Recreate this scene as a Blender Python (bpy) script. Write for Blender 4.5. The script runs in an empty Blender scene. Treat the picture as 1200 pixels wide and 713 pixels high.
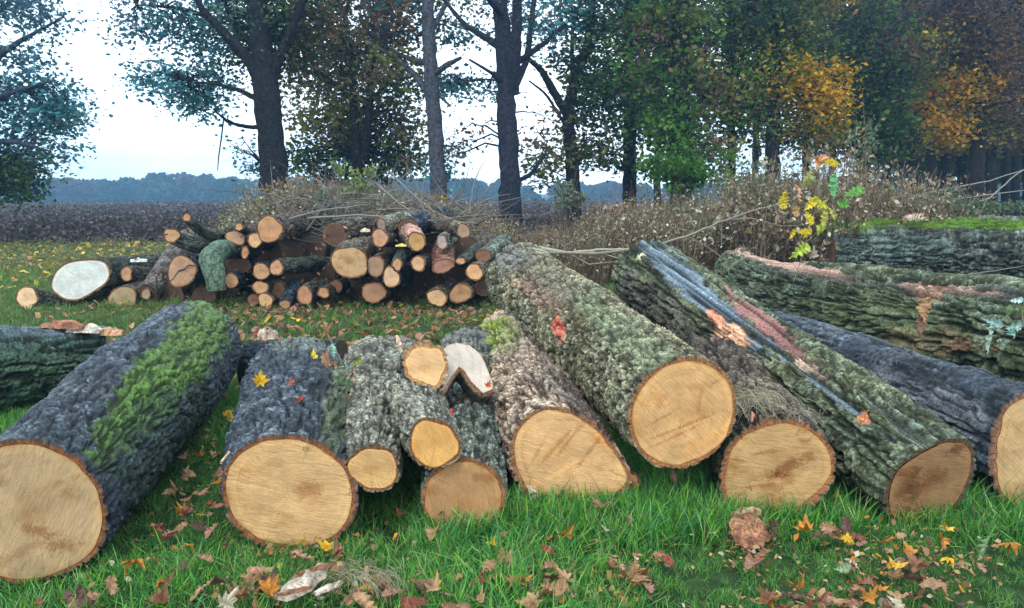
import bpy, math, random
import numpy as np
from mathutils import Vector, Matrix

S = bpy.context.scene
COL = S.collection
# ------------------------------------------------------------------ camera
PITCH = math.radians(8.1); FPX = 924.0; CAMH = 1.5
cam_d = bpy.data.cameras.new('camera'); cam = bpy.data.objects.new('camera', cam_d); COL.objects.link(cam)
cam.location = (0, 0, CAMH); cam.rotation_euler = (math.pi/2 - PITCH, 0, 0)
cam_d.sensor_width = 36; cam_d.lens = 36*FPX/1200; cam_d.clip_start = .05; cam_d.clip_end = 6000
S.camera = cam
# ------------------------------------------------------------------ sky and sun (overcast)
SUN_EL, SUN_AZ = math.radians(56), math.radians(205)     # azimuth: compass angle the light comes from (0 = +Y)
w = bpy.data.worlds.new("World"); S.world = w; w.use_nodes = True
wn, wl = w.node_tree.nodes, w.node_tree.links
bg = wn['Background']; sky = wn.new('ShaderNodeTexSky'); sky.sky_type = 'NISHITA'; sky.sun_disc = False
sky.sun_elevation = SUN_EL; sky.sun_rotation = SUN_AZ; sky.dust_density = 2.0
mixw = wn.new('ShaderNodeMix'); mixw.data_type = 'RGBA'; mixw.inputs[0].default_value = .80
tc = wn.new('ShaderNodeTexCoord'); nz = wn.new('ShaderNodeTexNoise'); nz.inputs['Scale'].default_value = 1.6; nz.inputs['Detail'].default_value = 5
cr = wn.new('ShaderNodeValToRGB'); cr.color_ramp.elements[0].position = .35; cr.color_ramp.elements[1].position = .65
cr.color_ramp.elements[0].color = (5.6, 9.2, 11.8, 1); cr.color_ramp.elements[1].color = (13.2, 13.6, 14.0, 1)
wl.new(tc.outputs['Generated'], nz.inputs['Vector']); wl.new(nz.outputs['Fac'], cr.inputs['Fac'])
wl.new(sky.outputs[0], mixw.inputs[6]); wl.new(cr.outputs[0], mixw.inputs[7]); wl.new(mixw.outputs[2], bg.inputs['Color'])
bg.inputs['Strength'].default_value = .13
sun_d = bpy.data.lights.new('sun', 'SUN'); sun = bpy.data.objects.new('sun', sun_d); COL.objects.link(sun)
sun_d.energy = 1.1; sun_d.angle = math.radians(14); sun_d.color = (1, .94, .86)
sd = Vector((math.sin(SUN_AZ)*math.cos(SUN_EL), math.cos(SUN_AZ)*math.cos(SUN_EL), math.sin(SUN_EL)))
sun.rotation_euler = (-sd).to_track_quat('-Z', 'Y').to_euler()
S.view_settings.view_transform = 'Standard'; S.view_settings.look = 'None'
S.view_settings.exposure = .72; S.view_settings.gamma = 1; S.view_settings.use_curve_mapping = False
S.render.engine = 'CYCLES'
S.cycles.use_denoising = True; S.cycles.max_bounces = 6; S.cycles.transparent_max_bounces = 4
S.cycles.volume_bounces = 0; S.cycles.sample_clamp_indirect = 4
try: S.cycles.denoising_prefilter = 'ACCURATE'
except Exception: pass

rng = np.random.default_rng(7); R = random.Random(11)
sp, cp = math.sin(PITCH), math.cos(PITCH)
FW = np.array([0, cp, -sp]); UPV = np.array([0, sp, cp]); RT = np.array([1., 0, 0]); CAM = np.array([0, 0, CAMH])
def P(px, py, D):
    return CAM + D*(FW + (px-600)/FPX*RT - (py-356.5)/FPX*UPV)
def G(px, py, z=0.):                       # point at height z seen at that direction
    k = sp + (py-356.5)/FPX*cp
    return P(px, py, (CAMH-z)/k)
def gD(py, rpx):                            # distance at which a log of that radius rests on the ground
    return CAMH/(sp + (py-356.5)/FPX*cp + rpx/FPX)
def proj(v):
    q = v-CAM; d = q@FW
    d = np.where(np.abs(d) < 1e-3, 1e-3, d)
    return 600+FPX*(q@RT)/d, 356.5-FPX*(q@UPV)/d
def nrm(v): v = np.asarray(v, float); return v/np.linalg.norm(v)

# ------------------------------------------------------------------ noise
def hsh(ix, iy, s):
    h = (ix.astype(np.int64)*374761393 + iy.astype(np.int64)*668265263 + s*1442695041) & 0x7fffffff
    h = ((h ^ (h >> 13))*1274126177) & 0x7fffffff
    h = ((h ^ (h >> 16))*2246822519) & 0x7fffffff
    return ((h ^ (h >> 15)) & 0xffffff)/float(0xffffff)
def vn(x, y, s=0, per=None):
    x = np.asarray(x, float); y = np.asarray(y, float)
    ix, iy = np.floor(x).astype(np.int64), np.floor(y).astype(np.int64); fx, fy = x-ix, y-iy
    fx = fx*fx*(3-2*fx); fy = fy*fy*(3-2*fy)
    a, b = (ix, ix+1) if per is None else (ix % per, (ix+1) % per)
    return (hsh(a, iy, s)*(1-fx)+hsh(b, iy, s)*fx)*(1-fy) + (hsh(a, iy+1, s)*(1-fx)+hsh(b, iy+1, s)*fx)*fy
def fbm(x, y, s=0, per=None, o=4):
    t = 0; a = .5
    for i in range(o):
        t = t + a*vn(x*2**i, y*2**i, s+i*17, None if per is None else per*2**i); a *= .5
    return t/(1-.5**o)
def voro(x, y, per, s=0, jit=.9):
    ix, iy = np.floor(x).astype(np.int64), np.floor(y).astype(np.int64)
    f1 = np.full(x.shape, 9.); f2 = np.full(x.shape, 9.); cid = np.zeros(x.shape)
    for dx in (-1, 0, 1):
        for dy in (-1, 0, 1):
            cx, cy = ix+dx, iy+dy; c = cx % per
            px = cx+.5+jit*(hsh(c, cy, s)-.5); py = cy+.5+jit*(hsh(c, cy, s+5)-.5)
            d = np.hypot(px-x, py-y); m = d < f1
            f2 = np.where(m, f1, np.minimum(f2, d)); cid = np.where(m, hsh(c, cy, s+9), cid); f1 = np.where(m, d, f1)
    return f1, f2, cid
def sstep(a, b, x):
    t = np.clip((x-a)/(b-a), 0, 1); return t*t*(3-2*t)
def mixc(a, b, t):
    t = np.asarray(t)[..., None]; return np.asarray(a)*(1-t) + np.asarray(b)*t

# ------------------------------------------------------------------ mesh helpers
def mesh(name, v, f, mats=(), smooth=False, col=None, mi=None, attrs=None):
    v = np.asarray(v, np.float32).reshape(-1, 3); me = bpy.data.meshes.new(name)
    if isinstance(f, np.ndarray):
        k = f.shape[1]; n = f.shape[0]
        me.vertices.add(len(v)); me.vertices.foreach_set('co', v.ravel())
        me.loops.add(n*k); me.loops.foreach_set('vertex_index', f.astype(np.int32).ravel())
        me.polygons.add(n); me.polygons.foreach_set('loop_start', np.arange(0, n*k, k, dtype=np.int32))
        me.polygons.foreach_set('loop_total', np.full(n, k, np.int32))
    else:
        me.from_pydata(v.tolist(), [], f)
    for m in mats: me.materials.append(m)
    if mi is not None: me.polygons.foreach_set('material_index', np.asarray(mi, np.int32))
    if smooth: me.polygons.foreach_set('use_smooth', np.ones(len(me.polygons), bool))
    if col is not None:
        a = me.color_attributes.new(name='col', type='FLOAT_COLOR', domain='POINT')
        c = np.ones((len(v), 4), np.float32); c[:, :3] = np.asarray(col); a.data.foreach_set('color', c.ravel())
    for k_, val in (attrs or {}).items():
        a = me.attributes.new(k_, 'FLOAT', 'POINT'); a.data.foreach_set('value', np.asarray(val, np.float32))
    me.update(calc_edges=True); me.validate(clean_customdata=False)
    return me
def ob(name, me, parent=None, M=None):
    o = bpy.data.objects.new(name, me); COL.objects.link(o)
    if parent is not None: o.parent = parent
    if M is not None: o.matrix_basis = M
    return o
def tag(o, label=None, cat=None, group=None, kind=None):
    if label: o['label'] = label
    if cat: o['category'] = cat
    if group: o['group'] = group
    if kind: o['kind'] = kind
    return o
def thing(name, label, cat, loc, group=None):
    o = bpy.data.objects.new(name, None); COL.objects.link(o); o.location = tuple(loc); o.empty_display_size = .1
    return tag(o, label, cat, group)
def grid_f(nr, nc, wrap=False, off=0):
    i = np.arange(nr-1)[:, None]; j = np.arange(nc if wrap else nc-1)[None, :]; j2 = (j+1) % nc
    return (np.stack([i*nc+j, i*nc+j2, (i+1)*nc+j2, (i+1)*nc+j], -1).reshape(-1, 4)+off)

class MB:
    """collects verts / faces / colours, becomes ONE mesh"""
    def __init__(s): s.v = []; s.f = []; s.c = []; s.n = 0
    def add(s, v, f, c):
        v = np.asarray(v, float); s.v.append(v); s.f += [tuple(int(i)+s.n for i in q) for q in f]
        s.c.append(np.broadcast_to(np.asarray(c, float), (len(v), 3))); s.n += len(v)
    def tube(s, pts, rad, c, n=6, cap=True, rough=0.):
        pts = np.asarray(pts, float); rad = np.broadcast_to(rad, (len(pts),)); T = np.gradient(pts, axis=0)
        T /= np.linalg.norm(T, axis=1)[:, None]+1e-9
        ref = np.array([0, 0, 1.]) if abs(T[:, 2]).mean() < .8 else np.array([1., 0, 0])
        A = np.cross(T, ref); A /= np.linalg.norm(A, axis=1)[:, None]+1e-9; B = np.cross(T, A)
        th = np.arange(n)*2*np.pi/n
        rr = rad[:, None]*(1+rough*(rng.random((len(pts), n))-.5))
        v = (pts[:, None]+rr[..., None]*(np.cos(th)[None, :, None]*A[:, None]+np.sin(th)[None, :, None]*B[:, None])).reshape(-1, 3)
        f = grid_f(len(pts), n, True).tolist()
        if cap: f += [tuple(range(n)), tuple((len(pts)-1)*n+k for k in range(n))[::-1]]
        s.add(v, f, c)
    def build(s, name, mat, parent=None, smooth=True):
        if not s.n: return None
        me = mesh(name, np.concatenate(s.v), s.f, [mat], smooth, np.concatenate(s.c)); return ob(name, me, parent)

# ------------------------------------------------------------------ materials
def mat(name):
    m = bpy.data.materials.new(name); m.use_nodes = True
    return m, m.node_tree.nodes, m.node_tree.links, m.node_tree.nodes['Principled BSDF']
def colnode(n, nm='col'):
    a = n.new('ShaderNodeAttribute'); a.attribute_name = nm; return a
def noise(n, l, vec, scale, detail=4, rough=.55):
    t = n.new('ShaderNodeTexNoise'); t.inputs['Scale'].default_value = scale; t.inputs['Detail'].default_value = detail
    t.inputs['Roughness'].default_value = rough
    if vec is not None: l.new(vec, t.inputs['Vector'])
    return t
def ramp(n, l, fac, lo, hi, p0=.3, p1=.7):
    r = n.new('ShaderNodeMapRange'); r.inputs['From Min'].default_value = p0; r.inputs['From Max'].default_value = p1
    r.inputs['To Min'].default_value = lo; r.inputs['To Max'].default_value = hi; l.new(fac, r.inputs['Value']); return r
def mul(n, l, a, b):
    m = n.new('ShaderNodeVectorMath'); m.operation = 'SCALE'; l.new(a, m.inputs[0]); l.new(b, m.inputs['Scale']); return m
def bump(n, l, b, h, dist, strength=1., normal=None):
    k = n.new('ShaderNodeBump'); k.inputs['Distance'].default_value = dist; k.inputs['Strength'].default_value = strength
    l.new(h, k.inputs['Height'])
    if normal: l.new(normal, k.inputs['Normal'])
    if b: l.new(k.outputs[0], b.inputs['Normal'])
    return k
def vcol_mat(name, rough=.8, nscale=30, lo=.75, hi=1.3, bd=.004, bscale=120, spec=.4):
    m, n, l, b = mat(name); a = colnode(n); t = n.new('ShaderNodeTexCoord')
    nz = noise(n, l, t.outputs['Object'], nscale); r = ramp(n, l, nz.outputs['Fac'], lo, hi)
    l.new(mul(n, l, a.outputs['Color'], r.outputs[0]).outputs[0], b.inputs['Base Color'])
    b.inputs['Roughness'].default_value = rough; b.inputs['Specular IOR Level'].default_value = spec
    if bd: bump(n, l, b, noise(n, l, t.outputs['Object'], bscale, 5, .7).outputs['Fac'], bd)
    return m
M_bark = vcol_mat('bark', .75, 80, .30, 1.75, .008, 110, .15)
M_wet = vcol_mat('wet_bark', .42, 75, .25, 1.9, .010, 110, .35)
M_rim = vcol_mat('inner_bark', .8, 90, .5, 1.4, .006, 160)
M_tree = vcol_mat('tree_bark', .95, 14, .4, 1.6, .08, 16, .08)
M_twig = vcol_mat('twig', .8, 40, .8, 1.2, 0)
M_fibre = vcol_mat('split_wood', .8, 70, .35, 1.35, .006, 120, .2)
def face_mat():
    m, n, l, b = mat('sawn_wood'); a = colnode(n); rd = colnode(n, 'rd'); t = n.new('ShaderNodeTexCoord'); oi = n.new('ShaderNodeObjectInfo')
    # growth rings
    n1 = n.new('ShaderNodeTexNoise'); n1.noise_dimensions = '2D'; n1.inputs['Scale'].default_value = 1; n1.inputs['Detail'].default_value = 3
    cx = n.new('ShaderNodeCombineXYZ'); k = n.new('ShaderNodeMath'); k.operation = 'MULTIPLY'; k.inputs[1].default_value = 150; l.new(rd.outputs['Fac'], k.inputs[0])
    l.new(k.outputs[0], cx.inputs[0]); l.new(oi.outputs['Random'], cx.inputs[1]); l.new(cx.outputs[0], n1.inputs['Vector'])
    r1 = ramp(n, l, n1.outputs['Fac'], .92, 1.06)
    # saw marks: streaks across the face at a random angle
    rot = n.new('ShaderNodeVectorRotate'); rot.rotation_type = 'Z_AXIS'; ang = n.new('ShaderNodeMath'); ang.operation = 'MULTIPLY'; ang.inputs[1].default_value = 2.2
    l.new(oi.outputs['Random'], ang.inputs[0]); l.new(ang.outputs[0], rot.inputs['Angle']); l.new(t.outputs['Object'], rot.inputs['Vector'])
    mp = n.new('ShaderNodeMapping'); mp.inputs['Scale'].default_value = (5, 95, 1); l.new(rot.outputs[0], mp.inputs['Vector'])
    wob = noise(n, l, t.outputs['Object'], 9, 2); add = n.new('ShaderNodeVectorMath'); add.operation = 'ADD'
    sc = n.new('ShaderNodeVectorMath'); sc.operation = 'SCALE'; sc.inputs['Scale'].default_value = 5; l.new(wob.outputs['Color'], sc.inputs[0])
    l.new(mp.outputs[0], add.inputs[0]); l.new(sc.outputs[0], add.inputs[1])
    saw = noise(n, l, add.outputs[0], 1, 4, .65); r2 = ramp(n, l, saw.outputs['Fac'], .86, 1.12)
    bl = noise(n, l, t.outputs['Object'], 6, 8, .66); r3 = ramp(n, l, bl.outputs['Fac'], .68, 1.15)
    mp2 = n.new('ShaderNodeMapping'); mp2.inputs['Scale'].default_value = (2.5, 22, 1); mp2.inputs['Rotation'].default_value = (0, 0, .5); l.new(rot.outputs[0], mp2.inputs['Vector'])
    gz = noise(n, l, mp2.outputs[0], 1.6, 6, .72); r4 = ramp(n, l, gz.outputs['Fac'], .62, 1.0, .28, .42)
    c = mul(n, l, a.outputs['Color'], r1.outputs[0]); c = mul(n, l, c.outputs[0], r2.outputs[0]); c = mul(n, l, c.outputs[0], r3.outputs[0]); c = mul(n, l, c.outputs[0], r4.outputs[0])
    # drying cracks that run out from the heart
    vm = n.new('ShaderNodeVectorMath'); vm.operation = 'NORMALIZE'; l.new(t.outputs['Object'], vm.inputs[0])
    off = n.new('ShaderNodeVectorMath'); off.operation = 'ADD'; l.new(vm.outputs[0], off.inputs[0]); cz = n.new('ShaderNodeCombineXYZ'); rz = n.new('ShaderNodeMath'); rz.operation = 'MULTIPLY'; rz.inputs[1].default_value = 37
    l.new(oi.outputs['Random'], rz.inputs[0]); l.new(rz.outputs[0], cz.inputs[2]); l.new(cz.outputs[0], off.inputs[1])
    wob2 = n.new('ShaderNodeVectorMath'); wob2.operation = 'MULTIPLY_ADD'; wob2.inputs[1].default_value = (.10, .10, 0); l.new(wob.outputs['Color'], wob2.inputs[0]); l.new(off.outputs[0], wob2.inputs[2])
    cn = noise(n, l, wob2.outputs[0], 4.5, 1); ab = n.new('ShaderNodeMath'); ab.operation = 'SUBTRACT'; ab.inputs[1].default_value = .5; l.new(cn.outputs['Fac'], ab.inputs[0])
    a2 = n.new('ShaderNodeMath'); a2.operation = 'ABSOLUTE'; l.new(ab.outputs[0], a2.inputs[0]); ck = ramp(n, l, a2.outputs[0], 0, 1, .0, .011)
    mk = ramp(n, l, noise(n, l, t.outputs['Object'], 6, 2).outputs['Fac'], 1, 0, .5, .62); mx_ = n.new('ShaderNodeMath'); mx_.operation = 'MAXIMUM'; l.new(ck.outputs[0], mx_.inputs[0]); l.new(mk.outputs[0], mx_.inputs[1])
    ckc = ramp(n, l, mx_.outputs[0], .42, 1, 0, 1); c = mul(n, l, c.outputs[0], ckc.outputs[0])
    l.new(c.outputs[0], b.inputs['Base Color']); b.inputs['Roughness'].default_value = .75; b.inputs['Specular IOR Level'].default_value = .3
    k1 = bump(n, l, None, saw.outputs['Fac'], .004); bump(n, l, b, gz.outputs['Fac'], .006, 1, k1.outputs[0])
    return m
M_face = face_mat()
def leaf_mat(name, objcol=False, trans=.35, rough=.55, spec=.1):
    m, n, l, b = mat(name)
    if objcol: src = n.new('ShaderNodeObjectInfo').outputs['Color']
    else: src = colnode(n).outputs['Color']
    t = n.new('ShaderNodeTexCoord'); nz = noise(n, l, t.outputs['Object'], 5 if objcol else 3, 6 if objcol else 4, .7); r = ramp(n, l, nz.outputs['Fac'], .30 if objcol else .65, 1.25)
    c = mul(n, l, src, r.outputs[0]); l.new(c.outputs[0], b.inputs['Base Color']); b.inputs['Roughness'].default_value = rough
    b.inputs['Specular IOR Level'].default_value = spec
    tr = n.new('ShaderNodeBsdfTranslucent'); l.new(c.outputs[0], tr.inputs['Color']); mx = n.new('ShaderNodeMixShader'); mx.inputs[0].default_value = trans
    l.new(b.outputs[0], mx.inputs[1]); l.new(tr.outputs[0], mx.inputs[2]); l.new(mx.outputs[0], n['Material Output'].inputs['Surface'])
    return m
M_leaf = leaf_mat('tree_leaf', trans=.45); M_grass = leaf_mat('grass_blade', trans=.35, rough=.5, spec=.25); M_fallen = leaf_mat('fallen_leaf', True, .15, .6, .25)
M_flora = leaf_mat('weed', trans=.2, rough=.7)

# ------------------------------------------------------------------ the logs
PAL = {  # crevice, plate, lichen (painted sky sheen in 'dark'), its amount
 'dark':  ((.003, .004, .006), (.022, .031, .044), (.14, .165, .19), .34),  # plate and lichen colours carry the sky's blue reflection on wet bark
 'pile': ((.008, .009, .008), (.052, .055, .042), (.15, .16, .11), .4),
 'darkg': ((.005, .009, .008), (.024, .046, .038), (.08, .14, .12), .45),
 'grey':  ((.022, .020, .018), (.12, .108, .082), (.38, .37, .28), .55),
 'greyg': ((.014, .015, .012), (.10, .105, .085), (.32, .36, .28), .5),
 'tan':   ((.030, .016, .011), (.24, .16, .11), (.60, .46, .34), .75),
 'olive': ((.020, .017, .010), (.125, .105, .058), (.38, .35, .22), .6),
 'brown': ((.010, .007, .006), (.085, .06, .046), (.24, .21, .15), .45),
 'green': ((.009, .010, .006), (.075, .082, .042), (.22, .25, .16), .5),
 'teal':  ((.006, .007, .006), (.062, .070, .058), (.18, .21, .17), .45),
}
MOSS = np.array((.085, .16, .018))
def bark_height(u, v, Rm, style, seed):
    """u = angle/2pi (0..1), v = metres along"""
    circ = 2*np.pi*Rm
    cu, cv, tv, amp = {'plates': (.030, .150, .040, .026), 'blocks': (.030, .085, .028, .021), 'furrow': (.044, .34, .085, .032), 'small': (.045, .12, .04, .016)}[style]
    pu = max(4, int(round(circ/cu))); p2 = max(3, pu//3)
    wv = (fbm(u*p2, v/.09, seed+2, p2, 3)-.5)*.9; wu = (fbm(u*p2, v/.07, seed+1, p2, 3)-.5)*1.1
    a1 = .70*vn(u*pu+wu, v/cv+wv, seed, pu)+.30*vn(u*pu*2+wu*1.3, v/cv*1.9+wv, seed+6, pu*2)
    f1 = sstep(.015, .115, np.abs(a1-.5)+.05*(fbm(u*pu*2, v/.02, seed+14, pu*2, 2)-.5))
    a2 = .6*vn(u*pu*.5//1*0+u*p2*2+wv, v/tv+wu*1.5, seed+7, p2*2)+.4*vn(u*pu*2, v/tv*2.1+wu, seed+8, pu*2)
    f2 = sstep(.0, .10, np.abs(a2-.5))
    ridge = f1*(.62+.38*f2 if style != 'blocks' else .5+.5*f2); cid = np.clip(.5+1.6*(vn(u*pu, v/tv, seed+9, pu)-.5), 0, 1)
    big = fbm(u*4, v/.35, seed+3, 4, 3); fine = fbm(u*pu*4, v/.012, seed+4, pu*4, 3)
    h = ridge*(.72+.30*cid)*1.05 + .38*(fine-.5) + .4*(big-.5)
    return h, amp, ridge, cid, fine, big

def log(label, outline, D, far, rfar=None, Dfar=None, pal='dark', style='plates', tone=(.5, .34, .16), nu=200, nv=190,
        cat='log', group=None, name='log', fmix=.5, bt=.020, patches=(), wet=False, mid=None, parent=None, seed=None, pith=(0, 0),
        stain=.25, rimcol=(.20, .075, .025), rimw=.55, warp=.09, amp_k=1., farface=True, pale_ring=.5, moss=0., skew=None, partname='bark', fst=()):
    seed = seed if seed is not None else R.randrange(10**6)
    if len(outline) <= 5:
        cx, cy, rx, ry = outline[:4]; ro = math.radians(outline[4]) if len(outline) > 4 else 0
        lr = np.random.default_rng(seed); k2, k3, k5 = lr.random(3)*6.3; out = []
        for t in np.linspace(0, 2*np.pi, 20, endpoint=False):
            q = 1+.05*math.sin(2*t+k2)+.045*math.sin(3*t+k3)+.03*math.sin(5*t+k5)
            ex, ey = rx*math.cos(t)*q, ry*math.sin(t)*q
            out.append((cx+ex*math.cos(ro)-ey*math.sin(ro), cy+ex*math.sin(ro)+ey*math.cos(ro)))
        outline = out
    o = np.array(outline, float); cx, cy = (o.min(0)+o.max(0))/2
    hy = (o[:, 1].max()-o[:, 1].min())/2
    if D is None: D = gD(cy, hy)
    C0 = P(cx, cy, D)
    if Dfar is None: Dfar = gD(far[1], far[2])
    C1 = P(far[0], far[1], Dfar); R1 = far[2]/FPX*Dfar
    L = np.linalg.norm(C1-C0); a = (C1-C0)/L
    V = nrm(np.array([0, 0, 1.])-a[2]*a) if abs(a[2]) < .9 else nrm(np.array([0, 1., 0])-a[1]*a); U = np.cross(V, a)
    toc = nrm(CAM-C0); n = nrm(fmix*toc-(1-fmix)*a)
    if skew is not None: n = nrm(n+np.array(skew))
    # outline on the face plane -> polar radius about the axis
    th, rr = [], []
    for px, py in outline:
        d = FW+(px-600)/FPX*RT-(py-356.5)/FPX*UPV; t = ((C0-CAM)@n)/(d@n); q = CAM+d*t-C0
        q = q-(q@a)*a; th.append(math.atan2(q@V, q@U)); rr.append(np.hypot(q@U, q@V))
    th = np.array(th); rr = np.array(rr); k = np.argsort(th); th, rr = th[k], rr[k]
    T = (np.arange(nu)/nu*2-1)*np.pi
    r0 = np.interp(T, np.r_[th-2*np.pi, th, th+2*np.pi], np.r_[rr, rr, rr])
    w_ = max(1, nu//28); ker = np.hanning(2*w_+3)[1:-1]; ker /= ker.sum(); r0 = np.convolve(np.r_[r0[-w_:], r0, r0[:w_]], ker, 'valid')
    Rm = r0.mean(); u = np.arange(nu)/nu
    s = np.linspace(0, 1, nv); kk = math.log(max(1.2, Dfar/D)); s = (np.exp(kk*s)-1)/(math.exp(kk)-1) if nv > 60 else s
    Uu, Ss = np.meshgrid(u, s); Tt = np.broadcast_to(T, Uu.shape)
    h, amp, ridge, cid, fine, big = bark_height(Uu, Ss*L, (Rm+R1)/2, style, seed)
    amp = amp*amp_k*min(1.3, .5+Rm*2.2)*(.6+.4*sstep(0, .06, Ss))
    shape = r0[None]/Rm; bl = 1-sstep(0, .9, Ss); rad = (Rm+(R1-Rm)*Ss)*(1+(shape-1)*bl)
    rad = rad*(1+warp*2*(fbm(Uu*3, Ss*L/.7, seed+8, 3, 2)-.5)*sstep(0, .3, Ss))
    lk = np.random.default_rng(seed+99)
    if nv > 100:
        rad = rad*(1+.045*(fbm(Uu*5, Ss*L/.22, seed+91, 5, 2)-.5)*2*sstep(0, .12, Ss))
        for _ in range(5):
            ku, ks, kr = lk.random(), lk.uniform(.12, .95), lk.uniform(.05, .11); du = np.abs(Uu-ku); du = np.minimum(du, 1-du)*2*np.pi*Rm
            g_ = np.hypot(du, (Ss-ks)*L)/kr; rad = rad+lk.uniform(.01, .035)*np.exp(-g_**2)*(1-.5*np.exp(-(g_/.35)**2))
    radd = None
    cen = C0+a*(Ss*L)[..., None]
    if mid is not None:                      # bowed: pixel of the middle of the axis
        Cm = P(mid[0], mid[1], mid[2] if len(mid) > 2 else (D+Dfar)/2); dv = Cm-(C0+C1)/2; dv -= (dv@a)*a; cen = cen+dv*(4*Ss*(1-Ss))[..., None]
    dirv = np.cos(Tt)[..., None]*U+np.sin(Tt)[..., None]*V
    def shear(q, wgt):
        t = -(q@n)/(a@n); return q+a*(t*wgt)[..., None]
    wgt = 1-Ss
    q0 = dirv*rad[..., None]; tt = -(q0@n)/(a@n)
    vb = cen+q0+a*(tt*wgt)[..., None]; X, Y = proj(vb.reshape(-1, 3)); X = X.reshape(Uu.shape); Y = Y.reshape(Uu.shape)
    streak = np.clip(.5*vn(Uu*46, Ss*L/1.1, seed+71, 46)+.5*vn(Uu*110, Ss*L/.5, seed+72, 110), 0, 1); streak = sstep(.25, .7, streak); sm = 0
    masks = []
    for (x0, y0, rx, ry, rot_, pc, st) in patches:
        ct, sn = math.cos(math.radians(rot_)), math.sin(math.radians(rot_)); dx, dy = X-x0, Y-y0
        d = np.hypot((dx*ct+dy*sn)/rx, (-dx*sn+dy*ct)/ry)+.9*(fbm(Uu*14, Ss*L/.07, seed+51, 14, 4)-.5)+(.6*(vn(Uu*60, Ss*L/.9, seed+53, 60)-.5) if len(pc) > 3 else 0)
        m_ = st*(1-sstep(.75, 1.1, d)); masks.append(m_)
        if len(pc) > 3: sm = np.maximum(sm, m_)
    h = h*(1-sm)+(streak*.9-.35+.2*(fine-.5))*sm
    radd = rad+amp*(h-.45)
    v = cen+dirv*radd[..., None]+a*(tt*wgt)[..., None]
    # colours
    cr_, pl_, li_, la = PAL[pal]
    lich_sheen = sstep(.62-.35*la, .9-.3*la, .5*fbm(Uu*6, Ss*L/.12, seed+21, 6, 4)+.5*vn(Uu*90, Ss*L/.012, seed+22, 90))
    c = mixc(cr_, pl_, np.clip(ridge*.75+.35*(fine-.3), 0, 1))
    c = mixc(c, li_, lich_sheen*np.clip(ridge+.1, 0, 1)*.9)
    c = c*(.62+.75*cid+.5*(big-.5))[..., None]*(.7+.6*rng.random(Uu.shape))[..., None]
    c = c*(1+np.array([.10, 0, -.12])*(fbm(Uu*5, Ss*L/.3, seed+31, 5, 3)-.5)[..., None]*2)
    if moss > 0:
        mm = sstep(.6-.5*moss, .75-.3*moss, fbm(Uu*5, Ss*L/.25, seed+41, 5, 4)); c = mixc(c, MOSS*(.6+.8*fine[..., None]), mm*.8)
    for (x0, y0, rx, ry, rot_, pc, st), m_ in zip(patches, masks):      # moss, torn bark, bare wood, painted sheen and shade, each placed on the log
        if len(pc) > 3: c = mixc(c, np.array(pc[:3])*((.12+.95*streak)*(.45+1.1*fine))[..., None], m_)
        else: c = mixc(c, np.array(pc)*(.30+.95*ridge*(.4+.8*cid)+.5*(fine-.5))[..., None], m_)
    c = np.clip(c, .004, .9)
    # rim: outer edge in to the wood
    btv = bt*(1+.9*(fbm(u*9, u*0, seed+61, 9, 3)-.5)*2)+.004*(fbm(u*40, u*0, seed+62, 40, 2)-.5); rw = np.maximum(r0-btv-amp[0]*.3, r0*.72)
    rim_v = [v[0]]
    for f_, out_ in ((.5, .0), (1.0, -.004), (1.12, -.006)):
        rq = radd[0]*(1-f_)+rw*f_
        rq = rq+.0025*(rng.random(nu)-.5); q = dirv[0]*rq[:, None]; t = -(q@n)/(a@n); rim_v.append(C0+q+a*t[:, None]+n*(out_+.004*(rng.random(nu)[:, None]-.5)))
    rim_v = np.array(rim_v)
    allv = np.concatenate([v.reshape(-1, 3), rim_v.reshape(-1, 3)])
    rc = np.zeros((4, nu, 3)); rc[0] = mixc(c[0], rimcol, .35); rc[1] = np.array(rimcol)*(.5+.9*rng.random((nu, 1))); rc[2] = np.array(rimcol)*(1.1+.8*rng.random((nu, 1))); rc[3] = np.array(rimcol)*.8
    allc = np.concatenate([c.reshape(-1, 3), rc.reshape(-1, 3)])
    f = grid_f(nv, nu, True)[:, ::-1]; f2 = grid_f(4, nu, True, nv*nu)
    ff = np.concatenate([f, f2]); mi = np.r_[np.zeros(len(f)), np.ones(len(f2))]
    root = parent
    if root is None:
        base = (C0+C1)/2; base = np.array([base[0], base[1], max(0, min(v[..., 2].min(), base[2]-Rm))])
        root = thing(name, label, cat, base, group)
    off = np.array(root.location)
    bk = ob(partname, mesh(partname, allv-off, ff, [M_wet if wet else M_bark, M_rim], True, allc, mi), root)
    def disc(nm, bd, nn, ctr, tone_, seed_):
        K = (64 if fst else 34) if nu > 100 else 12; nb = len(bd)
        Uf = nrm(np.cross(np.array([0, 0, 1.]), nn)); Vf = np.cross(nn, Uf)
        q = bd-ctr; xy = np.stack([q@Uf, q@Vf], -1)
        rho = 1-(1-np.linspace(0, 1, K))**1.35
        pt = np.array(pith)*Rm
        pts = rho[:, None, None]*xy[None]+(1-rho)[:, None, None]*pt
        z = .003*(fbm(pts[..., 0]*14+9, pts[..., 1]*14+7, seed_, None, 3)-.5)*sstep(1, .9, rho)[:, None]
        vv = np.concatenate([pts, z[..., None]], -1).reshape(-1, 3)
        ag = np.broadcast_to(np.arange(nb)/nb, (K, nb)); rh = np.broadcast_to(rho[:, None], (K, nb))
        hs = sstep(.82, .87, rh+.06*(fbm(ag*7, rh*2, seed_+3, 7, 3)-.5))
        cc = np.broadcast_to(np.array(tone_)*(np.array((1.0, .83, .68)) if tone_[2] < .45 else .80), (K, nb, 3)).copy()
        heart = sstep(.5, .0, rh+.5*(fbm(ag*4, rh*3, seed_+4, 4, 3)-.5))
        cc = mixc(cc, cc*np.array([.80, .70, .58]), heart*stain*1.6)
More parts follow.
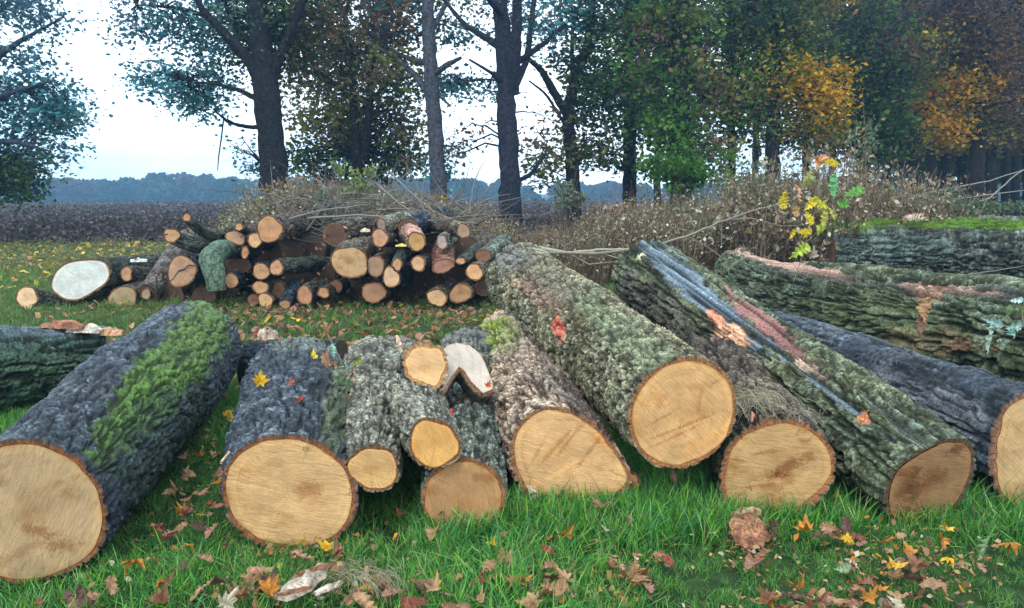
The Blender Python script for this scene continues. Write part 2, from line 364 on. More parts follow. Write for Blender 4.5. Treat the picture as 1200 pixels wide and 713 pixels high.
        st = sstep(.55, .75, fbm(pts[..., 0]*9+3, pts[..., 1]*16+5, seed_+6, None, 5)); cc = mixc(cc, cc*np.array([.74, .62, .48]), st*stain*1.8)
        cc = mixc(cc, cc*np.array([1.12, 1.10, 1.02]), hs*pale_ring)
        line = np.exp(-((rh-.86+.02*(fbm(ag*9, rh*0, seed_+7, 9, 3)-.5))/.013)**2); cc = mixc(cc, cc*np.array([.72, .55, .36]), line*.32*(.4+vn(ag*6, rh*0, seed_+33, 6)))
        eo = sstep(.965, 1., rh+.05*(fbm(ag*24, rh*0+3, seed_+8, 24, 3)-.5)); cc = mixc(cc, np.array([.42, .19, .06]), eo*rimw)
        if nm == 'cut_face' and fst:
            w3 = ctr+pts[..., :1]*Uf+pts[..., 1:2]*Vf; fx_, fy_ = proj(w3.reshape(-1, 3)); fx_ = fx_.reshape(K, nb); fy_ = fy_.reshape(K, nb)
            for (x0, y0, rx_, ry_, ro_, mc) in fst:      # stains and torn fibres on this sawn face
                ct, sn = math.cos(math.radians(ro_)), math.sin(math.radians(ro_)); dx, dy = fx_-x0, fy_-y0
                dd = np.hypot((dx*ct+dy*sn)/rx_, (-dx*sn+dy*ct)/ry_)+1.3*(fbm(pts[..., 0]*38+3, pts[..., 1]*38+5, seed_+int(x0), None, 5)-.5)+.9*(vn(pts[..., 0]*170, pts[..., 1]*170, seed_+3)-.5)
                cc = mixc(cc, cc*np.array(mc), (1-sstep(.25, 1.3, dd))*.85)
        me = mesh(nm, vv, grid_f(K, nb, True), [M_face], True, np.clip(cc.reshape(-1, 3), 0, .9), None, {'rd': (rh*Rm*(1+.05*vn(ag*5, rh*2, seed_, 5))).ravel()})
        M = Matrix(((Uf[0], Vf[0], nn[0], ctr[0]-off[0]), (Uf[1], Vf[1], nn[1], ctr[1]-off[1]), (Uf[2], Vf[2], nn[2], ctr[2]-off[2]), (0, 0, 0, 1)))
        return ob(nm, me, root, M)
    bd = dirv[0]*rw[:, None]; t = -(bd@n)/(a@n); bd = C0+bd+a*t[:, None]+n*.0012
    fc = disc('cut_face', bd, n, C0+n*.0012, tone, seed)
    if farface:
        ring = v[-1]; ctr = ring.mean(0); disc('far_cut_face', ctr+(ring-ctr)*.995+a*.001, a, ctr, np.array(tone)*.8, seed+5)
    return root, dict(C0=C0, n=n, a=a, R=Rm, L=L, U=U, V=V, face=fc)

moss_c = (.10, .19, .02)
MAIN = 'large felled logs lying in the front row'
log('thick black wet log at the left edge with a green moss band along it',
    [(-48, 600), (-38, 555), (-5, 520), (35, 516), (75, 529), (105, 555), (122, 590), (125, 620), (110, 650), (70, 673), (20, 684), (-20, 672)],
    None, (225, 408, 57), pal='dark', style='plates', tone=(.42, .325, .20), nu=250, nv=260, group=MAIN, wet=True, rimw=.8, bt=.014, stain=.4, fst=[(45, 622, 18, 9, 15, (.55, .38, .24)), (72, 640, 22, 9, -8, (.60, .42, .28)), (20, 650, 60, 6, -28, (.78, .70, .6)), (60, 570, 40, 5, -20, (.85, .78, .68))], amp_k=1.0,
    patches=[(190, 445, 125, 36, -50, (.07, .14, .010), .95), (225, 390, 55, 26, -55, (.07, .125, .016), .9), (185, 520, 80, 55, -50, (.025, .045, .025), .6)])
log('stout blue-black log with a full round tan face behind the white wood chunk',
    [(261, 570), (268, 542), (290, 521), (320, 511), (355, 513), (385, 525), (405, 545), (417, 575), (415, 605), (397, 630), (362, 644), (325, 642), (290, 630), (267, 603)],
    None, (350, 452, 60), pal='dark', style='plates', tone=(.54, .385, .20), nu=240, nv=190, group=MAIN, wet=True, rimw=.9, bt=.013, pith=(.35, .05), fmix=.6, fst=[(362, 574, 20, 10, -10, (.70, .56, .42)), (320, 600, 45, 5, 12, (.86, .80, .72)), (300, 550, 30, 4, -12, (.88, .82, .74))],
    patches=[(400, 470, 22, 60, 10, (.10, .12, .04), .7), (360, 400, 60, 14, 0, (.16, .17, .13), .6)])
# forked log
fork = thing('forked_log', 'lichen-grey forked log with three sawn branch ends raised off the grass', 'log', P(465, 500, 4.0)*np.array([1, 1, 0])+np.array([0, 0, .18]), MAIN)
kw = dict(parent=fork, pal='grey', style='plates', nu=140, nv=120, bt=.008, fmix=.5, seed=314)
log('', (438, 549, 31.5, 26), 3.42, (446, 437, 44), Dfar=5.2, tone=(.56, .38, .18), **kw)
log('', (509, 520, 31, 28.5), 3.45, (462, 437, 45), Dfar=5.25, tone=(.60, .37, .13), farface=False, **{**kw, 'seed': 317})
log('', [(472, 427), (476, 410), (488, 402), (505, 402), (518, 409), (525, 424), (522, 443), (512, 459), (495, 452), (479, 443)], 4.0, (474, 452, 22), Dfar=4.75,
    tone=(.66, .47, .26), farface=False, rimw=.5, pale_ring=.9, **{**kw, 'nv': 60, 'bt': .02, 'rimcol': (.40, .2, .08), 'partname': 'branch_stub'})
r_notch, nf = log('grey log with a white V-shaped notch on top, its face half sunk in grass',
    [(495, 592), (499, 568), (515, 547), (540, 536), (565, 541), (583, 557), (592, 580), (586, 606), (545, 618), (508, 614)],
    3.5, (552, 424, 42), Dfar=5.7, pal='greyg', style='plates', tone=(.40, .25, .125), nu=180, nv=190, group=MAIN, bt=.014, rimcol=(.25, .09, .03), rimw=.8, pith=(.1, -.4), stain=.5,
    patches=[(548, 395, 34, 12, 0, (.16, .15, .13), .6)])
# the V notch: a fresh white saw cut of a limb
def slab(name, poly, D, depth, tone, parent, tilt=(0, 0), rim=(.42, .22, .10)):
    c = np.array(poly, float).mean(0); C0 = P(c[0], c[1], D); n = nrm(nrm(CAM-C0)+tilt[0]*RT+tilt[1]*UPV)
    Uf = nrm(np.cross(np.array([0, 0, 1.]), n)); Vf = np.cross(n, Uf); pts = []
    for px, py in poly:
        d = FW+(px-600)/FPX*RT-(py-356.5)/FPX*UPV; t = ((C0-CAM)@n)/(d@n); pts.append(CAM+d*t-C0)
    pts = np.array(pts); xy = np.stack([pts@Uf, pts@Vf], -1)
    # densify
    D2 = []
    for i in range(len(xy)):
        for k in range(5): D2.append(xy[i]*(1-k/5)+xy[(i+1) % len(xy)]*k/5)
    xy = np.array(D2)+.002*(rng.random((len(D2), 2))-.5); N = len(xy)
    import bmesh
    bm = bmesh.new(); top = [bm.verts.new((x, y, 0)) for x, y in xy]; f = bm.faces.new(top)
    bmesh.ops.recalc_face_normals(bm, faces=[f]); bmesh.ops.inset_region(bm, faces=[f], thickness=.006, use_even_offset=True, use_boundary=True)
    me = bpy.data.meshes.new(name); bm.to_mesh(me); bm.free(); me.materials.append(M_face)
    co = np.array([q.co[:] for q in me.vertices]); cc = np.broadcast_to(np.array(tone), (len(co), 3)).copy()
    dmin = np.min(np.hypot(co[:, None, 0]-xy[None, :, 0], co[:, None, 1]-xy[None, :, 1]), 1)
    cc = mixc(cc, rim, (dmin < .003).astype(float)); a_ = me.color_attributes.new(name='col', type='FLOAT_COLOR', domain='POINT')
    c4 = np.ones((len(co), 4), np.float32); c4[:, :3] = cc; a_.data.foreach_set('color', c4.ravel())
    r_ = me.attributes.new('rd', 'FLOAT', 'POINT'); r_.data.foreach_set('value', np.hypot(co[:, 0]+.3, co[:, 1]).astype(np.float32))
    off = np.array(parent.location); M = Matrix(((Uf[0], Vf[0], n[0], C0[0]-off[0]), (Uf[1], Vf[1], n[1], C0[1]-off[1]), (Uf[2], Vf[2], n[2], C0[2]-off[2]), (0, 0, 0, 1)))
    ob(name, me, parent, M)
    K = 7; zz = np.linspace(-.0015, -depth, K); ctr = xy.mean(0); vs = []
    nn_ = np.roll(xy, -1, 0)-np.roll(xy, 1, 0); nn_ = np.stack([nn_[:, 1], -nn_[:, 0]], -1); nn_ /= np.linalg.norm(nn_, axis=1)[:, None]+1e-9
    area = .5*np.sum(xy[:, 0]*np.roll(xy[:, 1], -1)-np.roll(xy[:, 0], -1)*xy[:, 1]); nn_ *= np.sign(area)
    for i, z in enumerate(zz):
        o_ = (.001 if i == 0 else .008+.006*rng.random((N, 1))); vs.append(np.concatenate([xy+nn_*o_, np.full((N, 1), z)], -1))
    vs = np.array(vs); cs = np.zeros((K, N, 3)); cs[:] = np.array((.14, .13, .11))*(.5+rng.random((K, N, 1))); cs[:2] = np.array(rim)*(.7+.5*rng.random((2, N, 1)))
    ob('notch_bark' if 'notch' in name else 'chip_side', mesh(name+'_side', vs.reshape(-1, 3), grid_f(K, N, True), [M_bark], True, cs.reshape(-1, 3)), parent, M)
slab('notch_face', [(517, 412), (524, 405), (535, 402), (550, 405), (562, 414), (569, 428), (577, 448), (577, 456), (566, 461), (553, 448), (544, 434), (538, 430), (530, 440), (519, 458), (515, 459), (516, 445), (524, 430)],
     4.12, .22, (.56, .46, .37), r_notch, tilt=(.1, .35), rim=(.62, .36, .22))
log('flaky tan-barked log with an oval face and moss on its far end',
    [(597, 522), (606, 497), (628, 481), (655, 478), (680, 486), (704, 505), (724, 531), (738, 552), (742, 565), (728, 577), (700, 586), (665, 591), (640, 592), (622, 586), (607, 568), (598, 545)],
    3.78, (596, 404, 42), Dfar=6.0, pal='tan', style='plates', tone=(.60, .41, .215), nu=220, nv=230, group=MAIN, bt=.016, fmix=.6, rimcol=(.26, .11, .045), pith=(-.1, .1), fst=[(668, 515, 3, 34, 38, (.72, .58, .44)), (650, 525, 3, 40, 42, (.74, .60, .46)), (690, 530, 2.5, 30, 38, (.72, .58, .44)), (630, 530, 2.5, 24, 30, (.8, .68, .55)), (664, 548, 45, 2.5, -30, (1.25, 1.2, 1.1)), (700, 515, 12, 4, 50, (1.2, .85, .4)), (712, 520, 14, 3, 55, (1.3, .9, .4))],
    patches=[(578, 395, 22, 32, 70, (.20, .25, .03), .9), (610, 400, 28, 40, 60, (.20, .16, .11), .5), (705, 485, 22, 60, -50, (.05, .035, .028), .8), (650, 440, 14, 60, -28, (.06, .045, .04), .5)])  # the two dark patches paint the shade under the leaning log
log('small orange stub end poking out at the right foot of the tan-barked log', (739, 570, 9, 16, 20), 3.85, (728, 545, 9), Dfar=4.25, pal='brown', style='small', tone=(.52, .27, .11), nu=60, nv=24, bt=.008, group='short offcuts on the ground')
log('biggest long log, scaly olive bark, leaning over its neighbours with its face raised',
    [(737, 500), (738, 478), (746, 456), (765, 436), (790, 422), (815, 419), (840, 429), (857, 449), (863, 475), (857, 503), (838, 528), (812, 544), (786, 550), (762, 541), (745, 522)],
    3.66, (612, 328, 42), Dfar=6.4, pal='olive', style='blocks', tone=(.58, .385, .19), nu=260, nv=300, group=MAIN, bt=.012, fmix=.55, rimcol=(.30, .12, .04), rimw=.9, pith=(.1, -.1), stain=.3, fst=[(800, 500, 46, 2.2, -22, (.66, .52, .38)), (790, 512, 40, 2, -25, (.72, .58, .44)), (775, 490, 26, 2, -28, (.76, .62, .48)), (820, 470, 3, 22, 10, (.8, .68, .54)), (830, 515, 40, 8, -35, (1.12, 1.0, .82)), (770, 470, 14, 10, 0, (.82, .70, .55))],
    patches=[(655, 384, 8, 18, -20, (.55, .13, .08), .95), (632, 345, 40, 12, 35, (.30, .17, .12), .6), (645, 330, 50, 20, 35, (.15, .12, .09), .5), (600, 300, 26, 20, 20, (.16, .15, .14), .6), (740, 400, 90, 22, 38, (.19, .23, .13), .5)])
log('squat dark log with dry straw on top and a slab split from its lower face',
    [(844, 572), (848, 540), (862, 513), (888, 496), (920, 491), (950, 499), (972, 520), (979, 545), (971, 570), (952, 592), (905, 598), (872, 606), (855, 600)],
    None, (842, 440, 46), Dfar=5.0, pal='brown', style='plates', tone=(.46, .325, .16), nu=200, nv=120, group=MAIN, bt=.016, fmix=.6, rimcol=(.28, .11, .04), rimw=.9, stain=.5, fst=[(922, 548, 24, 8, -35, (.58, .40, .26)), (905, 556, 14, 6, -10, (.62, .44, .30)), (948, 535, 14, 7, -40, (.66, .48, .32)), (900, 530, 30, 2.5, -8, (.75, .6, .46)), (885, 570, 34, 2.5, -6, (.75, .6, .46))],
    patches=[(850, 540, 20, 40, 20, (.06, .07, .03), .7)])
silver = (.20, .25, .29, 1)
log('long straight log with a silver-blue bare strip and an orange branch scar',
    [(1040, 603), (1037, 580), (1045, 558), (1065, 537), (1090, 522), (1118, 514), (1137, 519), (1142, 540), (1134, 570), (1115, 598), (1092, 612), (1065, 615), (1048, 612)],
    None, (757, 322, 42), Dfar=6.6, pal='green', style='furrow', tone=(.30, .19, .10), nu=220, nv=300, group=MAIN, bt=.012, fmix=.35, rimcol=(.13, .06, .03), rimw=.5, stain=.7, skew=(.25, -.05, -.1), fst=[(1072, 570, 9, 24, 10, (.58, .45, .34)), (1120, 527, 14, 7, -20, (.35, .24, .16)), (1095, 560, 22, 10, -40, (.75, .64, .52)), (1060, 600, 12, 10, 0, (.6, .5, .4))],
    patches=[(825, 350, 105, 13, 42, silver, .95), (795, 322, 70, 18, 42, silver, .8), (950, 440, 170, 5, 39, silver, .75), (895, 378, 60, 12, 40, (.30, .13, .11, 1), .9), (935, 418, 60, 7, 40, (.26, .12, .10, 1), .8), (1060, 500, 70, 10, 38, (.24, .28, .22, 1), .7),
             (855, 394, 24, 16, 20, (.75, .40, .24), 1.), (838, 372, 14, 8, 50, (.70, .30, .17), 1.), (943, 428, 16, 6, 25, (.50, .36, .26), .8), (1012, 492, 9, 9, 0, (.5, .18, .08), .9), (780, 380, 90, 30, 42, (.12, .10, .085), .7)])
log('dark furrowed log at the right edge with its pale face cut by the picture edge',
    [(1160, 530), (1165, 500), (1182, 470), (1212, 458), (1245, 470), (1270, 510), (1268, 560), (1240, 595), (1205, 603), (1177, 592), (1163, 562)],
    None, (905, 402, 37), pal='dark', style='furrow', tone=(.50, .37, .21), nu=220, nv=260, group=MAIN, bt=.022, fmix=.5, wet=True, amp_k=.9, rimcol=(.22, .10, .05),
    patches=[(1080, 470, 90, 30, 20, (.17, .17, .18), .6)])
log('green-tinged furrowed trunk with orange bare streaks, lying before the moss-topped trunk',
    (1330, 417, 72, 72), None, (864, 316, 24), pal='green', style='furrow', tone=(.5, .36, .2), nu=240, nv=330, group=MAIN, bt=.03, mid=(912, 342, 8.95), amp_k=1.1,
    patches=[(930, 312, 85, 7, 14, (.50, .30, .22, 1), .9), (1110, 340, 60, 6, 5, (.50, .30, .21), .9), (1090, 345, 18, 14, 0, (.52, .28, .17), .8), (1100, 400, 60, 16, 8, (.28, .12, .07), .6), (900, 360, 60, 25, 25, (.12, .11, .07), .4), (1050, 380, 100, 30, 10, (.12, .14, .06), .5), (1000, 330, 150, 5, 8, (.07, .075, .075), .4), (1175, 345, 60, 8, 5, (.12, .12, .11), .5)])
r_m, _ = log('rearmost grey trunk on the right with bright moss along its top',
    (957, 296, 22, 36), 13.0, (1330, 305, 50), Dfar=11.6, pal='teal', style='furrow', tone=(.12, .10, .09), nu=220, nv=260, group=MAIN, bt=.03, fmix=.3, amp_k=1.6, warp=.03,
    patches=[(1100, 262, 190, 7, 2, (.07, .13, .012), 1.), (985, 268, 50, 7, 0, (.13, .20, .03), .9), (1020, 288, 120, 18, 2, (.12, .17, .15), .4)])
log('', (1073, 257, 16, 7.5), 12.45, (1075, 268, 14), Dfar=12.6, pal='brown', style='small', tone=(.85, .72, .58), nu=60, nv=16, bt=.02, fmix=.85, parent=r_m, partname='branch_stub', farface=False, rimcol=(.6, .25, .12), skew=(0, 0, .5))
log('black mossy log behind the left edge with torn chips at its end',
    (-150, 445, 60, 62), 5.2, (128, 424, 38), Dfar=5.75, pal='darkg', style='furrow', tone=(.4, .3, .2), nu=220, nv=230, group=MAIN, wet=True, bt=.02, amp_k=1.3,
    patches=[(40, 385, 90, 12, 5, (.09, .12, .14), .7), (60, 450, 90, 50, 0, (.035, .07, .03), .7)])  # blue-grey patch paints the sky's sheen along the wet top
log('short black log lying crosswise between the mossy log and the stout one',
    (287, 430, 9, 27), None, (400, 430, 29), Dfar=5.9, pal='dark', style='plates', tone=(.08, .07, .06), nu=120, nv=80, group=MAIN, fmix=.2, bt=.015, rimcol=(.05, .04, .035), rimw=0)

# ------------------------------------------------------------------ the two stacked piles
PL, PR = 'logs stacked in the left half of the pile', 'logs stacked in the right half of the pile'
tan, orng, pink, grey_, dim, dk = (.47, .32, .19), (.50, .32, .18), (.42, .26, .18), (.36, .30, .22), (.22, .13, .085), (.10, .065, .05)  # dim, dk and the darkest tones below hold the pile's shade
pile = [  # label, face px, distance, far (px, py, r), far distance, palette, tone, group, extras
 ('large pale oval face with a torn right corner, broadest end in the pile', (94, 327, 37, 22.5, -14), 10.5, (192, 318, 20), 12.2, 'darkg', (.80, .76, .68), PL, dict(nu=120, nv=60, rimw=.8, stain=.1, fmix=.7)),
 ('pointed pale log end farthest left beside the large oval face', [(19, 350), (20, 342), (28, 336), (38, 337), (43, 344), (45, 352), (38, 358), (34, 366), (28, 361), (21, 356)], 10.3, (92, 366, 12), 10.9, 'darkg', (.60, .47, .32), PL, {}),
 ('low brown half-sunk log end under the farthest left log', (52, 374, 17, 11), 10.0, (95, 380, 12), 10.6, 'darkg', dim, PL, {}),
 ('small log end wedged right of the large oval face', (148, 321, 7.5, 8.5), 10.8, (182, 322, 8), 11.6, 'brown', tan, PL, {}),
 ('medium greyish log end on the grass right of the oval face', (144, 350, 16, 15.5), 10.6, (196, 338, 15), 12., 'brown', (.36, .31, .20), PL, {}),
 ('tiny dull stub in shadow beside the medium greyish end', (171, 345, 6, 6.5), 10.7, (190, 342, 6), 11.4, 'brown', grey_, PL, {}),
 ('wet blue-black log slanting up across the left of the pile', (170, 352, 14, 18, 20), 10.8, (226, 280, 14), 11.8, 'dark', dk, PL, dict(wet=True, nu=110, nv=90, rimcol=(.05, .04, .03))),
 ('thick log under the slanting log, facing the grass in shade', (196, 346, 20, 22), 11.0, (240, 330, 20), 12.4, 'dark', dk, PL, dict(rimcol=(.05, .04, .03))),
 ('log end split by a jagged crack left of the green crooked limb', (213, 318, 17.5, 18.5), 10.3, (262, 312, 17), 12., 'dark', (.44, .30, .215), PL, {}),
 ('horizontal sagging limb with round pink end at the upper left', (201, 276, 9.5, 9), 10.4, (282, 268, 10), 10.9, 'darkg', orng, PL, dict(mid=(236, 290, 10.6), nv=60)),
 ('thin curved limb whose small end sticks up highest on the left', (219, 255, 5, 5), 10.2, (282, 262, 7), 10.9, 'darkg', pink, PL, dict(mid=(243, 275, 10.5), nv=60)),
 ('rough splintered log end above the green crooked limb', (276, 279, 12, 8.5, 15), 10.6, (300, 272, 9), 11.6, 'brown', (.50, .34, .25), PL, {}),
 ('little round stick end above the splintered one', (280, 266, 5, 5), 10.5, (302, 278, 6), 11.3, 'brown', orng, PL, {}),
 ('bright round end touching the lower left of the topmost round', (299, 281, 9.5, 9), 10.3, (322, 284, 9), 11.8, 'dark', (.58, .40, .24), PL, {}),
 ('topmost large round log end of the left half', (316, 269, 15.5, 15), 10.3, (362, 262, 14), 12.2, 'brown', (.46, .29, .165), PL, dict(nu=90)),
 ('narrow split wedge standing below the topmost rounds', (287, 296, 4.5, 8), 10.4, (300, 296, 6), 11.4, 'dark', orng, PL, {}),
 ('round end right of the green crooked limb', (271, 329, 8.5, 9), 10.2, (294, 326, 8), 11.6, 'dark', tan, PL, {}),
 ('upper round of the vertical stack of three ends', (306, 318, 10, 10.5), 10.2, (330, 314, 9), 11.8, 'dark', (.42, .28, .17), PL, {}),
 ('round end of a green log pointing right beside the stack of three', (324, 314, 8.5, 9), 10.2, (372, 308, 9), 11.2, 'darkg', (.50, .31, .20), PL, {}),
 ('middle oval of the vertical stack of three ends', (305, 337, 10, 7.5), 10.2, (330, 334, 8), 11.6, 'teal', (.48, .31, .18), PL, {}),
 ('lowest round of the vertical stack of three ends', (311, 352, 9.5, 8.5), 10.2, (335, 350, 8), 11.6, 'brown', (.55, .38, .22), PL, {}),
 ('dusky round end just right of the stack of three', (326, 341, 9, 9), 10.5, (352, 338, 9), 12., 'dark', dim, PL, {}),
 ('short thick stick tipped forward at the foot of the pile', (334, 357, 7.5, 5.5), 10.1, (346, 334, 8), 10.7, 'dark', (.42, .30, .17), PL, {}),
 ('slanted oval reddish end at the foot of the pile', (357, 346, 9, 11.5, -20), 10.1, (380, 336, 10), 11.4, 'darkg', (.42, .24, .155), PL, {}),
 ('small hollow end beside dead leaves at the pile foot', (379, 343, 7, 6.5), 10.1, (398, 336, 7), 11.2, 'brown', (.42, .27, .15), PL, {}),
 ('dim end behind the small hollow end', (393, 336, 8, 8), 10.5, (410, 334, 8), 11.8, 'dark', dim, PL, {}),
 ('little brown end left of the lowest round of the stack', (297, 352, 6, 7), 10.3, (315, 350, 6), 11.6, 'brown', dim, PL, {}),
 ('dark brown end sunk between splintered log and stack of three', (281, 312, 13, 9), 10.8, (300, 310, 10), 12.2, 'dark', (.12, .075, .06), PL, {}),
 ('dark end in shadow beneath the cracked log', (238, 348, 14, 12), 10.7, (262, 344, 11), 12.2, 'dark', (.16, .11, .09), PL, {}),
 ('squarish broad log end at the left of the right half', [(388, 300), (393, 293), (405, 291), (420, 291), (428, 297), (430, 308), (430, 320), (418, 325), (404, 325), (393, 318), (388, 310)], 10.0, (430, 286, 18), 12., 'dark', (.46, .34, .20), PR, dict(nu=110, nv=60)),
 ('grey-topped oval end tucked right of the squarish broad end', (440, 312, 10.5, 13, 10), 10.1, (462, 304, 11), 11.8, 'brown', (.34, .25, .18), PR, dict(patches=[])),
 ('rosy round end above the grey-topped oval', (445, 279, 10.5, 10.5), 10.1, (478, 278, 10), 12., 'brown', (.48, .31, .22), PR, {}),
 ('small leaning oval end right of the grey-topped oval', (465, 311, 6.5, 8.5, 15), 10.0, (474, 292, 9), 11.2, 'teal', (.52, .34, .20), PR, {}),
 ('teardrop-shaped end in the middle of the right half', [(449, 322), (453, 313), (457, 311), (462, 317), (469, 325), (468, 332), (460, 337), (452, 335), (449, 330)], 9.9, (478, 322, 10), 11.6, 'dark', (.55, .40, .27), PR, {}),
 ('brown round end resting on the grass under the squarish end', (438, 343, 14, 12.5), 10.1, (462, 338, 12), 12., 'brown', (.34, .21, .14), PR, {}),
 ('clean round end at the centre of the right half', (490, 309, 8.5, 9.5), 10.0, (512, 304, 9), 11.8, 'dark', (.56, .38, .23), PR, {}),
 ('ochre end with a black knot below pink flaking bark', (488, 283, 10.5, 12), 10.0, (470, 262, 13), 11.4, 'tan', (.46, .30, .13), PR, dict(patches=[(480, 268, 16, 10, 30, (.5, .25, .2), .8)], nv=50)),
 ('ragged reddish broken end with peeling bark', (519, 312, 13, 8.5, -15), 10.0, (520, 292, 13), 11.2, 'brown', (.33, .19, .16), PR, dict(patches=[(517, 300, 18, 10, 0, (.32, .13, .10), .8)])),
 ('tiny flat stick end above the bright right-hand end', (540, 306, 6.5, 4), 10.0, (560, 292, 8), 11.2, 'darkg', (.55, .38, .25), PR, {}),
 ('bright orange-tan round end farthest right in the pile', (556, 319, 10, 10.5), 10.0, (588, 312, 11), 11.8, 'dark', (.58, .38, .21), PR, {}),
 ('pale lopsided end lying in the grass at the pile foot', (512, 349, 12, 10, 20), 9.9, (528, 334, 10), 11.4, 'brown', (.55, .39, .24), PR, {}),
 ('dull brown end on the grass at the right foot of the pile', (540, 344, 13.5, 11.5, -25), 10.0, (560, 336, 12), 11.8, 'brown', (.36, .23, .14), PR, {}),
 ('grey-brown cracked end standing at the top right', (543, 271, 8, 9), 10.2, (505, 258, 11), 11.2, 'brown', (.34, .26, .20), PR, {}),
 ('whitish knobbly stub under the top right log', (518, 284, 6.5, 9), 10.1, (530, 276, 8), 11.2, 'grey', (.36, .35, .38), PR, {}),
 ('grey narrow end on the top of the right half', (447, 264, 5, 9), 10.2, (490, 258, 13), 11.6, 'grey', (.28, .25, .25), PR, {}),
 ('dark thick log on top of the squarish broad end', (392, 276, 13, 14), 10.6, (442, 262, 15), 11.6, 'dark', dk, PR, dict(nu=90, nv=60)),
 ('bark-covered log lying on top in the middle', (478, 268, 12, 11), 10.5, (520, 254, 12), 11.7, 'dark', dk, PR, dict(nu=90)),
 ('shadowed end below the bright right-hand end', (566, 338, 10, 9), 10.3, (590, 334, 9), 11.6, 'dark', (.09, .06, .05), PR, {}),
 ('mossy grey log behind the bright right-hand end', (566, 300, 9, 8), 10.4, (590, 285, 10), 11.4, 'greyg', dim, PR, {}),
]
CRACKED = None
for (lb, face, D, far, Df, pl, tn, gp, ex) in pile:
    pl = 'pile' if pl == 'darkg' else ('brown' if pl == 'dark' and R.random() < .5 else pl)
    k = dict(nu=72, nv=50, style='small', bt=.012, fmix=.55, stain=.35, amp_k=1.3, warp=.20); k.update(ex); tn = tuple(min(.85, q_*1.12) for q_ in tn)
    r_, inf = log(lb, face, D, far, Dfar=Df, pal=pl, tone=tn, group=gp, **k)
    if 'jagged crack' in lb: CRACKED = (r_, inf)
# the green crooked limb: two joined bends
def bent(label, pts, rads, pal, tone, group, n=48, wet=False, name='crooked_limb'):
    pts = np.array(pts); t = np.linspace(0, 1, len(pts)); tt = np.linspace(0, 1, 60)
    for _ in range(1): sp_ = np.stack([np.interp(tt, t, pts[:, i]) for i in range(3)], -1)
    ker = np.hanning(17)[1:-1]; ker /= ker.sum(); pad = 7
    sp_ = np.stack([np.convolve(np.pad(sp_[:, i], pad, mode='edge'), ker, 'valid') for i in range(3)], -1)
    rd = np.interp(tt, t, rads); T = np.gradient(sp_, axis=0); T /= np.linalg.norm(T, axis=1)[:, None]
    A = np.cross(T, np.array([0, 1., 0])); A /= np.linalg.norm(A, axis=1)[:, None]; B = np.cross(T, A); th = np.arange(n)/n*2*np.pi
    Uu, Ss = np.meshgrid(np.arange(n)/n, tt); h, amp, ridge, cid, fine, big = bark_height(Uu, Ss*2, rd.mean(), 'small', 77)
    r_ = rd[:, None]+amp*(h-.4)
    v = sp_[:, None]+r_[..., None]*(np.cos(th)[None, :, None]*A[:, None]+np.sin(th)[None, :, None]*B[:, None])
    c = mixc(PAL[pal][0], PAL[pal][2], ridge*.7+.3*fine); root = thing(name, label, 'limb', (*sp_[0][:2], 0), group); off = np.array(root.location)
    f = grid_f(60, n, True).tolist()+[tuple(59*n+k for k in range(n))]
    ob('bark', mesh('bark', v.reshape(-1, 3)-off, f, [M_bark], True, c.reshape(-1, 3)), root)
    K = 8; rho = np.linspace(0, 1, K); vv = (sp_[0]+(v[0]-sp_[0])[None]*rho[:, None, None]-T[0]*.002).reshape(-1, 3)-off
    cc = np.broadcast_to(np.array(tone), (K, n, 3)).copy(); cc[-1] = (.2, .1, .05)
    ob('cut_face', mesh('cut_face', vv, grid_f(K, n, True), [M_face], True, cc.reshape(-1, 3), None, {'rd': np.repeat(rho*rd[0], n)}), root)
PAL['limb'] = ((.02, .03, .02), (.08, .12, .08), (.13, .19, .13), .5)
bent('thick green crooked limb bent over the front of the left half', [P(254, 343, 10.0), P(252, 322, 10.0), P(246, 304, 10.1), P(258, 292, 10.4), P(285, 294, 11.2)], [.10, .125, .14, .13, .11], 'limb', (.33, .25, .13), PL)
# crack of the split end: flat dark strip on the face, coloured as the gap's shade
if CRACKED:
    r_, inf = CRACKED; off = np.array(r_.location); n = inf['n']
    line = [(197, 331), (203, 327), (209, 318), (216, 316), (221, 311), (230, 312)]
    vs = []
    for i, (px, py) in enumerate(line):
        d = FW+(px-600)/FPX*RT-(py-356.5)/FPX*UPV; t = ((inf['C0']-CAM)@n)/(d@n); q = CAM+d*t; wd = .004+.008*math.sin(math.pi*i/5)
        vs += [q+UPV*wd+n*.006, q-UPV*wd+n*.006]
    m_, n_, l_, b_ = mat('crack_shade_paint'); b_.inputs['Base Color'].default_value = (.02, .014, .012, 1)
    ob('crack', mesh('crack', np.array(vs)-off, [(2*i, 2*i+1, 2*i+3, 2*i+2) for i in range(5)], [m_]), r_)
